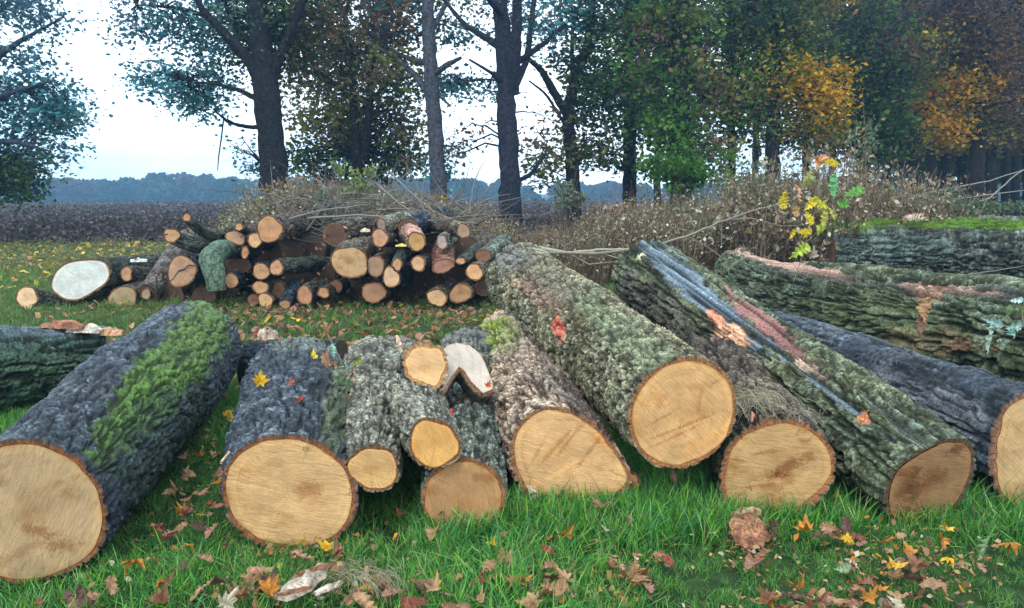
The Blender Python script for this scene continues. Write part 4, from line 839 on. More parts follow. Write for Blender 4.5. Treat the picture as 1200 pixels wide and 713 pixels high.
for i, (px, py, sx, c, lb) in enumerate([(100, 385, .28, (.66, .58, .46), 'big white chip on the end of the black mossy log'), (130, 388, .20, (.62, .33, .18), 'orange chip at the tip of the black mossy log'), (76, 380, .32, (.40, .17, .10), 'torn red bark strips on the black mossy log'), (118, 291, .16, (.7, .66, .6), '')][:3]):
    chunk('wood_chip', lb, 'wood chip', px, py, sx, .12, .05, R.uniform(-20, 20), c, pos=P(px, py+4, 5.55))
chunk('wood_chip', 'pale chip on the log behind the large oval face', 'wood chip', 0, 1, .22, .10, .05, 5, (.72, .68, .6), pos=P(163, 307, 11.0))
chunk('wood_chip', 'yellow-cream knot cut at the far end of the silver-streaked log', 'wood chip', 0, 2, .09, .06, .05, 30, (.75, .65, .38), pos=P(752, 305, 6.25))
chunk('wood_chip', 'pair of light chips on top of the squarish broad end', 'wood chip', 0, 3, .12, .08, .05, 30, (.7, .55, .35), pos=P(428, 272, 10.0))
chunk('wood_chip', 'yellow chip on the small leaning oval end', 'wood chip', 0, 4, .14, .06, .03, 5, (.75, .55, .15), pos=P(470, 289, 10.0))
chunk('bark_chip', 'white frayed flake on the lower edge of the tan-barked log', 'bark chip', 0, 5, .10, .035, .02, -30, (.62, .48, .34), pos=P(625, 580, 3.74), tilt=(0, .9))
# dry straw on the squat log
def straw(name, label, px, py, D, n, spr, ln, c, seed=1, down=True):
    r = np.random.default_rng(seed); b = MB(); C0 = P(px, py, D); root = thing(name, label, 'dry grass', C0)
    for i in range(n):
        p0 = r.normal(0, 1, 3)*np.array(spr); a = r.uniform(0, 6.28); l_ = ln*r.uniform(.5, 1.2); t = np.linspace(0, 1, 5)[:, None]
        d = np.array([math.cos(a), -abs(math.sin(a))*.6, .2]); q = p0+t*l_*d+np.array([0, -.02, -1.])*(t**2)*l_*(.7 if down else .1)
        b.tube(q, np.linspace(.0016, .0008, 5), np.array(c)*r.uniform(.6, 1.2), 3, False)
    b.build('straw', M_flora, root); return root
straw('straw_tuft', 'tuft of dry grey straw hanging on the squat log between two faces', 885, 462, 3.78, 150, (.07, .05, .02), .13, (.42, .37, .24))
straw('straw_tuft', 'thin straws at the right shoulder of the squat log', 935, 482, 3.72, 40, (.06, .03, .01), .09, (.34, .28, .20), 2)
straw('straw_tuft', 'dead matted grass clump right of the white wood chunk', 430, 668, 2.85, 110, (.07, .05, .02), .10, (.34, .29, .19), 3)

# ------------------------------------------------------------------ sprigs with large leaves
def sprig(name, label, cat, stems, leaves, c=(.16, .12, .07), rad=.004):
    root = thing(name, label, cat, stems[0][0]); off = np.array(root.location)
    for st in stems:
        b = MB(); q = np.array(st)-off; b.tube(q, np.linspace(rad, rad*.4, len(q)), c, 6); b.build('stem', M_twig, root)
    for (px, py, D, sz, kd, cc, rz) in leaves:
        me = R.choice(LM if kd == 'maple' else LO); o = ob('leaf', me, root); p = P(px, py, D)-off; o.location = tuple(p)
        o.rotation_euler = (math.pi/2+R.gauss(-.2, .3), math.radians(rz), R.gauss(0, .5)); o.scale = (sz,)*3; cc = LC[cc] if isinstance(cc, str) else cc; o.color = (*cc, 1)
        o.rotation_mode = 'YXZ' if False else 'XYZ'
    return root
ly, lg, lo_, lyg = (.78, .58, .04), (.20, .45, .10), (.70, .30, .10), (.45, .55, .06)
D0 = 7.6
sprig('oak_sapling', 'leafy oak shoot with yellow and green leaves in front of the rear trunk', 'oak shoot',
    [[P(930, 330, D0), P(940, 300, D0), P(950, 262, D0), P(962, 225, D0), P(967, 195, D0)], [P(950, 262, D0), P(935, 245, D0), P(922, 232, D0)], [P(955, 250, D0), P(975, 238, D0), P(1003, 224, D0)], [P(944, 285, D0), P(958, 272, D0), P(975, 262, D0)], [P(962, 225, D0), P(973, 220, D0), P(978, 210, D0)]],
    [(918, 233, D0, .19, 'oak', ly, 175), (935, 228, D0, .20, 'oak', (.65, .32, .16), 10), (932, 245, D0, .14, 'oak', (.60, .36, .16), 165), (948, 208, D0, .18, 'oak', lyg, 200), (958, 190, D0, .17, 'maple', lo_, 60), (972, 190, D0, .16, 'oak', ly, 110),
     (977, 220, D0, .24, 'oak', (.16, .42, .16), 5), (1000, 226, D0, .20, 'oak', lg, 70), (985, 238, D0, .18, 'oak', lg, 100), (950, 240, D0, .17, 'oak', ly, 40), (966, 240, D0, .18, 'oak', (.7, .6, .05), 80), (948, 255, D0, .15, 'oak', ly, 150), (966, 257, D0, .2, 'oak', (.55, .5, .08), 20),
     (958, 238, D0, .15, 'oak', lyg, 130), (975, 250, D0, .16, 'oak', (.5, .42, .1), 140), (942, 272, D0, .14, 'oak', ly, 90), (960, 270, D0, .17, 'oak', lyg, 60), (938, 294, D0, .23, 'oak', lyg, 50), (953, 300, D0, .15, 'maple', (.35, .28, .2), 0), (947, 273, D0, .12, 'oak', ly, 30), (928, 275, D0, .12, 'oak', ly, 40)])
D1 = 4.7
sprig('oak_sprig', 'sprig of pale blue-green oak leaves at the right edge', 'oak sprig',
    [[P(1230, 372, D1), P(1205, 380, D1), P(1185, 388, D1), P(1170, 390, D1)], [P(1200, 382, D1), P(1196, 360, D1), P(1194, 352, D1)]],
    [(1165, 378, D1, .11, 'oak', (.40, .58, .50), 100), (1159, 400, D1, .17, 'oak', (.42, .56, .42), 15), (1188, 383, D1, .13, 'oak', (.36, .55, .46), 80), (1190, 391, D1, .11, 'maple', (.28, .50, .42), 0), (1191, 352, D1, .09, 'oak', (.62, .72, .72), 85), (1181, 366, D1, .09, 'oak', (.18, .28, .10), 0), (1198, 362, D1, .10, 'oak', (.20, .32, .08), 20), (1175, 402, D1, .08, 'oak', (.16, .22, .16), 40)])
D2 = 4.0
sprig('leafy_twig', 'leafy twig lying on the stout log beside the forked one', 'twig',
    [[P(384, 392, 4.6), P(394, 412, 4.3), P(402, 428, 4.1), P(404, 445, 4.0)], [P(400, 425, 4.1), P(415, 420, 4.05), P(422, 418, 4.05)]],
    [(368, 418, D2, .06, 'maple', ly, 0), (381, 424, D2, .12, 'maple', 'tan', 20), (392, 428, D2, .09, 'oak', 'tan', 100), (396, 440, D2, .10, 'oak', (.26, .34, .24), 40), (408, 432, D2, .10, 'oak', (.30, .40, .30), 160), (418, 424, D2, .08, 'oak', (.25, .30, .05), 70), (413, 440, D2, .07, 'maple', 'pink', 0), (390, 412, D2+.2, .08, 'oak', (.25, .45, .3), 10), (382, 386, 4.6, .13, 'maple', (.45, .25, .1), 90), (401, 446, D2, .10, 'oak', (.18, .26, .12), 120)])
for (px, py, D_, sz, kd, c, lb) in [(305, 448, 4.0, .10, 'maple', 'yellow', 'yellow leaf stuck on the left flank of the stout log'), (350, 470, 3.72, .06, 'oak', 'red', 'small red leaf on top of the stout log'), (342, 452, 3.9, .07, 'oak', (.4, .14, .1), 'reddish leaf higher up on the stout log'),
        (529, 483, 3.62, .035, 'oak', (.7, .08, .07), 'scarlet leaf scrap on the notched log'), (572, 452, 3.95, .05, 'maple', (.6, .16, .05), 'orange-red leaf at the corner of the white notch'), (113, 481, 3.95, .05, 'oak', 'tan', 'tiny tan leaf on top of the black mossy log'),
        (1014, 492, 3.86, .09, 'oak', (.55, .2, .08), 'curled russet leaf on the long silver-streaked log'), (881, 489, 3.66, .055, 'oak', (.6, .25, .14), 'orange leaf caught in the straw on the squat log'), (1083, 365, 6.0, .20, 'oak', 'tan', 'hanging dead leaf cluster on the green-tinged trunk'), (1080, 380, 6.0, .18, 'oak', (.3, .15, .1), 'lower dark dead leaf on the green-tinged trunk'), (462, 425, 4.5, .03, 'oak', 'red', ''),
        (1010, 420, 5.0, .10, 'oak', 'pink', 'dead leaf in the gap under the green-tinged trunk'), (668, 568, 3.4, .02, 'oak', 'brown', '')]:
    if lb: put_leaf(P(px, py, D_), sz, kd, c, lb, rot=(math.pi/2*.7, R.uniform(-.5, .5), R.uniform(-.6, .6)), name='clinging_leaf')

# ------------------------------------------------------------------ long fallen branches
BR = 'long bare branches lying over the logs and brush'
gb = (.20, .175, .13)
stick('fallen_branch', 'long bare branch arching from the log tops toward the oak shoot', 'branch', [P(640, 296, 7.2), P(700, 298, 7.2), P(760, 290, 7.2), P(810, 275, 7.3), P(850, 258, 7.4), P(885, 246, 7.5), P(925, 236, 7.6)], [.016, .011, .004], gb, BR,
      subs=[([P(850, 258, 7.4), P(880, 256, 7.5), P(915, 265, 7.6), P(945, 264, 7.7)], .008), ([P(805, 277, 7.3), P(830, 290, 7.2), P(850, 305, 7.1)], .006), ([P(845, 259, 7.4), P(846, 275, 7.4), P(845, 290, 7.4)], .005)])
stick('fallen_branch', 'grey forked branch resting on the far end of the leaning log', 'branch', [P(625, 290, 7.4), P(665, 296, 7.3), P(700, 293, 7.3), P(745, 292, 7.2)], [.02, .014, .010], (.30, .27, .20), BR,
      subs=[([P(690, 295, 7.3), P(715, 300, 7.2), P(740, 308, 7.1)], .010), ([P(665, 296, 7.3), P(690, 310, 7.2), P(730, 306, 7.2)], .008)])
stick('fallen_branch', 'thin branch lying across the furrowed bark of the green-tinged trunk', 'branch', [P(1085, 338, 7.4), P(1120, 325, 7.3), P(1160, 318, 7.2), P(1200, 312, 7.2)], [.010, .004], (.16, .13, .11), BR)
stick('fallen_branch', 'crooked twig in the shadow above the dark furrowed log', 'branch', [P(968, 398, 6.2), P(990, 406, 6.0), P(1012, 405, 5.8), P(1025, 412, 5.7)], [.012, .005], (.22, .18, .15), BR)
for i, (pts, lb) in enumerate([([(1060, 232), (1110, 222), (1160, 212), (1210, 196)], 'pale slanting stick in the brush at the far right, upper one'), ([(1070, 240), (1130, 232), (1210, 222)], 'pale flat stick in the brush at the far right, lower one'), ([(1120, 248), (1160, 232), (1190, 205), (1215, 190)], 'arching stick in the brush at the right edge')]):
    stick('fallen_branch', lb, 'branch', [P(x_, y_, 15.5) for x_, y_ in pts], [.022, .008], (.20, .19, .15), BR)
tw = MB()
for i in range(230):                        # heap of bare twigs on and behind the pile
    x0, y0 = R.uniform(300, 560), R.uniform(232, 285); Dp = R.uniform(10.9, 12.6); a = R.choice([R.gauss(.15, .35), R.gauss(2.6, .4), R.gauss(1.2, .4)]); l_ = R.uniform(25, 110)
    if x0 > 500: y0 = max(y0, 250)
    k = R.uniform(-.25, .25); pts = [P(x0+l_*t*math.cos(a)+k*l_*t*t, max(188, y0-l_*t*math.sin(a)*.75+6*math.sin(3*t+i)), Dp+R.uniform(-.05, .05)) for t in np.linspace(0, 1, 7)]
    tw.tube(pts, np.linspace(R.uniform(.005, .015), .002, 7), np.array((.17, .145, .12))*R.uniform(.3, 1.2), 4, False)
tag(tw.build('twig_heap', M_twig), 'heap of bare grey twigs on top of and behind the pile', None, None, 'stuff')
for i, (pts, lb) in enumerate([([(360, 256), (420, 252), (500, 258), (560, 262)], 'long level bare bough laid over the top of the pile'), ([(440, 215), (470, 240), (500, 262)], 'straight bough slanting down to the right behind the pile'), ([(455, 200), (480, 225), (510, 250)], 'thin bough slanting above the pile'), ([(320, 262), (370, 248), (430, 240)], 'bough sloping up from the topmost round end')]):
    stick('fallen_branch', lb, 'branch', [P(x_, y_, 10.8) for x_, y_ in pts], [.016, .006], (.20, .18, .15), BR)

# ------------------------------------------------------------------ weeds
def weed(seed, h, nst, heads, hc, sc, hs=.034):
    r = np.random.default_rng(seed); b = MB(); V, Fc, C = [], [], []
    for s_ in range(nst):
        x0, y0 = r.normal(0, .10, 2); a = r.uniform(0, 6.28); ln = r.uniform(.1, .4); hh = h*r.uniform(.6, 1.1); t = np.linspace(0, 1, 4)[:, None]
        q = np.array([x0, y0, 0])+t*np.array([0, 0, hh])+t**2*ln*np.array([math.cos(a), math.sin(a), -.1]); b.tube(q, np.linspace(.005, .002, 4), np.array(sc[r.integers(len(sc))])*r.uniform(.7, 1.2), 3, False)
        for k in range(heads//nst):
            tt = r.uniform(.25, 1); p = np.array([x0, y0, 0])+tt*np.array([0, 0, hh])+tt**2*ln*np.array([math.cos(a), math.sin(a), -.1])+r.normal(0, .085, 3)
            e1 = nrm(r.normal(0, 1, 3)); e2 = nrm(np.cross(e1, r.normal(0, 1, 3))); z_ = hs*r.uniform(.5, 1.2); c = np.array(hc[r.integers(len(hc))])*r.uniform(.7, 1.2)
            k0 = len(V); V += [p-e1*z_, p-e2*z_*.6, p+e1*z_, p+e2*z_*.6]; C += [c]*4; Fc.append((k0, k0+1, k0+2, k0+3))
    b.add(V, Fc, C)
    return mesh('weed', np.concatenate(b.v), b.f, [M_flora], False, np.concatenate(b.c))
pinkw = [(.26, .17, .10), (.38, .28, .19), (.15, .09, .05), (.60, .52, .40), (.10, .06, .04), (.22, .13, .07), (.14, .14, .06)]; greenw = [(.12, .18, .05), (.30, .28, .16), (.09, .13, .035), (.60, .56, .42), (.16, .10, .06), (.18, .26, .08)]
wsc = [(.20, .14, .09), (.30, .24, .17), (.10, .07, .05)]
wv = [weed(500+i, 1.25, 9, 90, pinkw if i % 3 else greenw, wsc, [.030, .040, .034][i % 3]) for i in range(9)]
X_, Y_, S_ = [], [], []
for i in range(1900):
    px = R.uniform(585, 1240); Dw = R.uniform(12.6, 20)
    if px < 640: Dw = R.uniform(14, 19)
    hgt = np.interp(px, [585, 640, 700, 770, 860, 930, 1000, 1060, 1110, 1200], [.45, .6, .85, 1.05, 1.22, 1.38, 1.45, 1.3, 1.1, .6])*R.uniform(.6, 1.1)*(.55+.75*float(fbm(np.array([px*.035]), np.array([Dw*.9]), 61)[0]))*1.12
    if px > 1090 and R.random() < .45: continue
    X_.append((px-600)/FPX*Dw); Y_.append(Dw); S_.append(hgt)
for i in range(1000):                        # brush left, by the big tree
    px = R.uniform(262, 600); Dw = R.uniform(12.8, 16.5); hgt = np.interp(px, [262, 300, 350, 450, 520, 600], [.7, 1.15, 1.3, 1.2, 1.05, .75])*R.uniform(.7, 1.1)
    X_.append((px-600)/FPX*Dw); Y_.append(Dw); S_.append(hgt)
x, y = np.array(X_), np.array(Y_); p_, r_, _s = place(x, y, 1, 1, .12)
scatter('dried_weeds', 'tangle of dried weeds with pale seed heads below the trees', p_, r_, np.array(S_), wv, idx=np.where(fbm(x*.55, y*.5, 333)+.18*rng.normal(0, 1, len(x)) > .55, 3*rng.integers(0, 3, len(x)), 3*rng.integers(0, 3, len(x))+1+rng.integers(0, 2, len(x))))
# green-leaved bush on the brush heap, green mound at right
def bush(name, label, px, py, D, rx, ry, n, cols, ls, cat='bush', seed=0):
    r = np.random.default_rng(seed+int(px)); C0 = P(px, py, D); base = np.array([C0[0], C0[1], 0]); root = thing(name, label, cat, base); m = MB(); V, Fc, C = [], [], []
    sx, sz = rx/FPX*D, ry/FPX*D
    for i in range(9):
        e = C0-base+r.normal(0, .5, 3)*np.array([sx, sx*.6, sz]); t = np.linspace(0, 1, 5)[:, None]; m.tube(t*e+np.sin(t*3)*.06*r.normal(0, 1, 3), np.linspace(.014, .004, 5), (.12, .09, .07), 4, False)
    m.build('stems', M_twig, root)
    cl = r.normal(0, .45, (max(6, n//60), 3))*np.array([sx, sx*.7, sz])
    for i in range(n):
        p = C0-base+cl[r.integers(len(cl))]+r.normal(0, .16, 3)*np.array([sx, sx, sz]); e1 = nrm(r.normal(0, 1, 3)); e2 = nrm(np.cross(e1, r.normal(0, 1, 3))); z_ = ls*r.uniform(.5, 1.2); c = np.array(cols[r.integers(len(cols))])*r.uniform(.7, 1.2)
        k0 = len(V); V += [p-e1*z_, p-e2*z_*.55, p+e1*z_, p+e2*z_*.55]; C += [c]*4; Fc.append((k0, k0+1, k0+2, k0+3))
    ob('foliage', mesh('foliage', V, Fc, [M_leaf], False, C), root)
bush('leafy_bush', 'yellow-green leafy shoot rising behind the pile near the big left tree', 415, 222, 12.5, 32, 32, 420, [(.20, .26, .06), (.30, .34, .14), (.12, .18, .05)], .05)
bush('leafy_bush', 'pale grey-leaved shoot in the brush above the topmost round log end', 380, 238, 11.8, 22, 26, 260, [(.24, .28, .22), (.32, .36, .28), (.14, .18, .1)], .045)
bush('green_bush', 'low dark green bramble mound behind the moss-topped trunk', 1120, 248, 14.5, 70, 20, 2200, [(.05, .10, .04), (.08, .13, .05), (.16, .2, .14)], .045)
bush('green_bush', 'bright green ivy mound around the thick trunk foot', 805, 200, 17.5, 48, 26, 1500, [(.06, .15, .02), (.10, .22, .03), (.04, .09, .02)], .07)
bush('green_bush', 'grey-green shrub below the curved trunk', 665, 225, 17.5, 26, 22, 700, [(.18, .22, .14), (.28, .3, .2), (.1, .13, .06)], .05)
bush('pale_shrub', 'tall pale-leaved stem rising among weeds left of the orange tree', 1008, 160, 15.5, 26, 44, 240, [(.16, .20, .12), (.28, .31, .22), (.12, .15, .07)], .05)
bush('green_bush', 'green shrub in the weeds behind the oak shoot', 870, 210, 15.5, 45, 20, 900, [(.16, .2, .08), (.3, .3, .2), (.1, .13, .05)], .05)
bush('leafy_bush', 'yellow leaved sprig beside the tall central trunk', 518, 240, 15, 12, 10, 90, [(.6, .42, .05), (.5, .3, .06)], .05)

# ------------------------------------------------------------------ trees
tb = (.022, .020, .022)
def tree(label, trunk, limbs, clumps, D, name='tree', group='trees along the field edge', ivy=None, seed=0, tcol=tb, twigs=1., lsz=.082, spread=1.0, dense=.78):
    """trunk: [(px,py,rpx)...] bottom first; limbs the same; clumps: (px,py,rx,ry,n,palette)"""
    r = np.random.default_rng(900+seed); b0 = P(trunk[0][0], trunk[0][1], D); base = np.array([b0[0], b0[1], float(terrain_z(b0[0], b0[1]))]); root = thing(name, label, 'tree', base, group)
    tr = MB(); nodes = []
    def limb(mb, pts, dd=0, n=12):
        q = []; 
        for i, (px, py, rp) in enumerate(pts): q.append(P(px, py, D+dd*i/max(1, len(pts)-1)))
        q = np.array(q); rr_ = np.array([p[2] for p in pts])/FPX*D; t = np.linspace(0, 1, len(q)); tt = np.linspace(0, 1, 6*len(q))
        qq = np.stack([np.interp(tt, t, q[:, i]) for i in range(3)], -1); ra = np.interp(tt, t, rr_)
        if len(q) > 2:
            ker = np.hanning(9)[1:-1]; ker /= ker.sum(); pd = np.pad(qq, ((3, 3), (0, 0)), mode='edge'); qs = np.stack([np.convolve(pd[:, i], ker, 'valid') for i in range(3)], -1); qs[0], qs[-1] = qq[0], qq[-1]; qq = qs
        qq[1:-1] += r.normal(0, .05, qq[1:-1].shape)*ra[1:-1, None]
        mb.tube(qq, ra, np.array(tcol), n, True, .16); nodes.extend(qq[len(qq)//4:].tolist() if n == 12 else qq.tolist())
    tp = list(trunk); bx_, bz = tp[0][0], None
    q0 = base+np.array([0, 0, -.1]); px0, py0 = proj(q0[None]); tp = [(float(px0[0]), float(py0[0]), tp[0][2]*1.45), (tp[0][0], (py0[0]*.75+tp[0][1]*.25), tp[0][2]*1.1)]+tp
    off = base
    limb(tr, tp); tr.v = [v_-off for v_ in tr.v]; tr.build('trunk', M_tree, root)
    for lm in limbs:
        m = MB(); limb(m, lm, r.uniform(-1.2, 1.2), 8); m.v = [v_-off for v_ in m.v]; m.build('branch', M_tree, root)
    V, Fc, C = [], [], []; twm = MB(); NN = np.array(nodes)
    for (px, py, rx, ry, n, cols) in clumps:
        n = int(n*dense); sx, sy = rx/FPX*D, ry/FPX*D; cen = P(px, py, D+(.9 if px < 620 else .1)); ns = max(4, int(n/75))
        u_ = r.normal(0, 1, (ns, 3)); u_ /= np.linalg.norm(u_, axis=1)[:, None]; u_ *= r.uniform(.25, 1, (ns, 1))**.6
        sub = cen+u_*np.array([sx, max(sx, sy)*.8*spread, sy]); csub = [np.array(cols[r.integers(len(cols))]) for _ in range(ns)]
        for s_ in sub:
            if r.random() < .7*twigs:
                k = np.argmin(np.linalg.norm(NN-s_, axis=1)+.5*np.maximum(0, NN[:, 2]-s_[2])); p0 = NN[k]; t = np.linspace(0, 1, 6)[:, None]
                d_ = s_-p0; ln = np.linalg.norm(d_); q = p0+t*d_+np.sin(t*math.pi)*np.array([0, 0, .12])*ln+np.vstack([np.zeros(3), r.normal(0, .05*ln, (4, 3)), np.zeros(3)])
                twm.tube(q-off, np.linspace(.012+.012*ln, .008, 6), np.array(tcol), 4, False)
                for _ in range(3):
                    e = s_+r.normal(0, .35, 3); twm.tube(np.array([q[3]*.5+q[4]*.5, (q[4]+e)/2+r.normal(0, .06, 3), e])-off, [.008, .006, .003], np.array(tcol), 3, False)
        k = r.integers(0, ns, n); w_ = sub[k]+r.normal(0, 1, (n, 3))*np.array([.38, .38, .22])*(.5+.5*min(1.6, (sx+sy)/2))
        e1 = r.normal(0, 1, (n, 3))*np.array([1, 1, .55]); e1 /= np.linalg.norm(e1, axis=1)[:, None]; e2 = np.cross(e1, r.normal(0, 1, (n, 3))); e2 /= np.linalg.norm(e2, axis=1)[:, None]; z_ = lsz*r.uniform(.4, 1.3, (n, 1))
        k0 = len(V)*0+sum(len(q) for q in V); V.append(np.stack([w_-e1*z_, w_-e2*z_*.6+e1*z_*.1, w_+e1*z_, w_+e2*z_*.6+e1*z_*.1], 1).reshape(-1, 3)); Fc.append(k0+np.arange(n*4).reshape(-1, 4))
        cc = np.array([csub[i] for i in k])*r.uniform(.65, 1.3, (n, 1)); C.append(np.repeat(cc, 4, 0))
    if twm.n: tag(twm.build('twigs', M_tree, root), kind='stuff')
    if V: ob('crown', mesh('crown', np.concatenate(V)-off, np.concatenate(Fc), [M_leaf], False, np.concatenate(C)), root)
    if ivy:
        V, C = [], []
        for (px, py, rx, ry, n) in ivy:
            w_ = P(px, py, D)+r.normal(0, .5, (n, 3))*np.array([rx, rx, ry])/FPX*D; e1 = r.normal(0, 1, (n, 3)); e1 /= np.linalg.norm(e1, axis=1)[:, None]; e2 = np.cross(e1, r.normal(0, 1, (n, 3))); e2 /= np.linalg.norm(e2, axis=1)[:, None]; z_ = .07*r.uniform(.5, 1.2, (n, 1))
            V.append(np.stack([w_-e1*z_, w_-e2*z_*.7, w_+e1*z_, w_+e2*z_*.7], 1).reshape(-1, 3)); C.append(np.repeat(np.array((.08, .17, .03))*r.uniform(.5, 1.5, (n, 1)), 4, 0))
        V = np.concatenate(V); ob('ivy', mesh('ivy', V-off, np.arange(len(V)).reshape(-1, 4), [M_leaf], False, np.concatenate(C)), root)
    return root
cool = [(.06, .22, .24), (.08, .27, .30), (.04, .12, .17), (.13, .24, .23)]; coolp = [(.08, .16, .20), (.11, .15, .22), (.06, .16, .17)]  # blue of backlight and haze is put into these leaf colours
olv = [(.15, .17, .04), (.10, .14, .04), (.22, .16, .06), (.17, .11, .08), (.20, .21, .05)]; dkg = [(.04, .09, .04), (.06, .13, .035), (.025, .05, .035), (.10, .14, .04)]
grn = [(.08, .20, .03), (.14, .25, .03), (.05, .12, .03)]; org = [(.62, .30, .02), (.46, .20, .02), (.30, .17, .02), (.66, .38, .03), (.28, .24, .03)]; brn = [(.10, .065, .045), (.14, .08, .04), (.07, .05, .045), (.18, .10, .04)]; dkb = [(.05, .04, .045), (.07, .05, .05), (.04, .045, .05)]
yel = [(.34, .28, .03), (.48, .34, .03), (.16, .20, .03)]
tree('blue-green tree hanging into the picture at the left edge', [(-40, 200, 16), (-30, 80, 13), (-20, -40, 9)], [[(-36, 130, 6), (10, 110, 3), (60, 95, 1)], [(-34, 90, 6), (20, 50, 3), (75, 20, 1)], [(-34, 170, 5), (15, 165, 3), (60, 178, 1)]],
     [(35, 125, 62, 36, 2600, cool), (25, 45, 60, 40, 1100, coolp), (30, 175, 62, 26, 1100, cool), (8, 205, 38, 34, 3000, dkg), (30, -20, 70, 40, 1200, coolp), (75, 140, 26, 28, 1000, cool), (-60, 100, 60, 100, 2500, cool), (20, 8, 50, 25, 700, coolp)], 21, seed=1, dense=.9, lsz=.08, tcol=(.04, .05, .07))
tree('massive dark-trunked tree with low broken limb on the left', [(322, 222, 17), (318, 160, 15), (313, 120, 15.5), (308, 60, 13), (300, 0, 11), (296, -90, 8)],
     [[(312, 110, 7), (292, 70, 7), (262, 38, 5.5), (238, 14, 4), (222, -20, 3)], [(316, 148, 3), (296, 150, 2.4), (275, 146, 2), (262, 139, 1.5), (250, 128, 1)], [(262, 140, 1), (259, 165, .9), (256, 185, .8), (255, 200, .5)], [(318, 90, 7), (340, 40, 5), (358, -5, 4)], [(308, 120, 4), (280, 105, 2.5), (250, 98, 1.5), (220, 96, 1)], [(300, 60, 4), (270, 20, 3), (255, -20, 2)], [(318, 160, 2), (308, 172, 1.2), (304, 190, .8)], [(240, 18, 3), (200, 8, 2), (160, 6, 1)]],
     [(225, 100, 50, 26, 1900, cool), (190, 20, 58, 34, 1500, coolp), (255, 40, 60, 45, 2100, cool), (168, 88, 18, 12, 260, cool), (235, 122, 30, 14, 500, cool), (300, 30, 50, 60, 2600, dkg), (345, 20, 50, 60, 2600, dkg), (300, 195, 20, 18, 120, cool), (310, 90, 22, 40, 900, [(.10, .12, .06), (.06, .08, .04)]), (230, -50, 110, 50, 2200, cool), (360, 50, 40, 60, 1600, brn), (280, 172, 12, 12, 60, cool)], 18, seed=2, tcol=(.018, .019, .024), lsz=.065, dense=.95)
tree('pair-stemmed leafy tree between the massive trunk and the slender grey one', [(420, 212, 6), (416, 150, 5), (412, 90, 4), (405, 20, 3)], [[(420, 205, 5), (430, 165, 5), (434, 100, 4), (440, 20, 3)], [(412, 110, 3), (380, 90, 2), (360, 70, 1)], [(434, 120, 3), (460, 90, 2), (480, 80, 1)]],
     [(392, 130, 55, 50, 4200, olv), (440, 185, 55, 30, 2600, dkg), (372, 190, 40, 26, 1800, dkg), (420, 60, 60, 45, 4200, brn+olv), (370, 50, 45, 50, 2600, dkg), (460, 130, 38, 45, 2200, olv), (395, 160, 30, 20, 900, yel), (430, -20, 80, 50, 3500, brn), (475, 180, 26, 34, 1000, olv)], 22, seed=3)
tree('slender grey trunk leaning slightly, bare lower boughs', [(514, 225, 10), (511, 160, 9), (506, 100, 8.5), (503, 50, 8), (500, -30, 6)], [[(508, 120, 4.5), (490, 92, 4), (462, 66, 3), (430, 50, 2)], [(506, 90, 4), (524, 76, 3.5), (540, 68, 2)], [(505, 75, 4), (480, 70, 3), (450, 55, 2)], [(508, 105, 2.5), (528, 125, 1.2)], [(504, 40, 4), (520, 10, 3), (535, -20, 2)]],
     [(465, 90, 40, 30, 900, olv), (545, 105, 30, 14, 420, cool), (460, 25, 50, 35, 2000, brn+cool), (520, 30, 40, 30, 500, cool), (520, 190, 16, 26, 420, cool), (500, -40, 70, 40, 1600, olv)], 20, seed=4, tcol=(.07, .075, .09))
tree('tallest central trunk splitting into upright stems', [(598, 235, 13), (596, 180, 11.5), (594, 110, 11), (590, 50, 10), (583, -40, 8)], [[(600, 110, 8), (604, 60, 6.5), (608, -30, 5)], [(602, 105, 5), (618, 70, 4), (628, -20, 3)], [(592, 60, 5), (570, 45, 4), (545, 30, 3), (520, 0, 2)], [(604, 75, 4), (640, 50, 3), (670, 20, 2)], [(594, 100, 4), (575, 85, 2), (550, 70, 1.2)], [(601, 215, 3), (622, 205, 2.5), (640, 180, 1.5)], [(590, 20, 4), (565, -10, 3)]],
     [(560, 105, 45, 16, 500, cool), (590, 20, 60, 35, 700, cool+brn), (640, 40, 40, 40, 500, cool), (560, 175, 34, 30, 260, brn), (635, 150, 24, 40, 260, brn), (590, -40, 90, 40, 1800, cool)], 19, seed=5, tcol=(.026, .029, .042), twigs=1.3, lsz=.06, dense=.8)
tree('curved dark trunk forking widely right of the central trunk', [(672, 212, 8), (668, 165, 7.5), (664, 130, 7), (676, 90, 6), (690, 50, 5), (696, -20, 4)], [[(664, 135, 5), (650, 110, 5), (636, 84, 4), (618, 68, 2.5)], [(664, 150, 2), (640, 110, 1.5), (620, 95, 1)], [(672, 100, 3), (670, 60, 2.5), (672, 10, 2)], [(690, 60, 3), (710, 30, 2.2)]],
     [(690, 60, 40, 50, 2400, dkg), (700, 130, 34, 45, 1800, dkg), (655, 165, 34, 40, 700, olv), (660, 15, 45, 35, 1300, cool), (700, -30, 70, 40, 2400, dkg), (640, 200, 30, 20, 500, olv), (700, 180, 26, 24, 700, dkg)], 22, seed=6)
tree('dark straight trunk with dense green crown left of the ivy-footed one', [(738, 205, 8), (738, 140, 7), (737, 60, 6), (735, -40, 4)], [[(738, 120, 3), (720, 90, 2), (700, 70, 1)], [(738, 90, 3), (760, 60, 2)]],
     [(725, 60, 45, 50, 2900, dkg), (738, 130, 44, 34, 1900, dkg+olv), (745, 0, 60, 40, 2600, dkg), (758, 95, 36, 34, 1300, grn), (728, 190, 30, 14, 700, dkg), (745, 25, 26, 14, 400, org)], 24, seed=7)
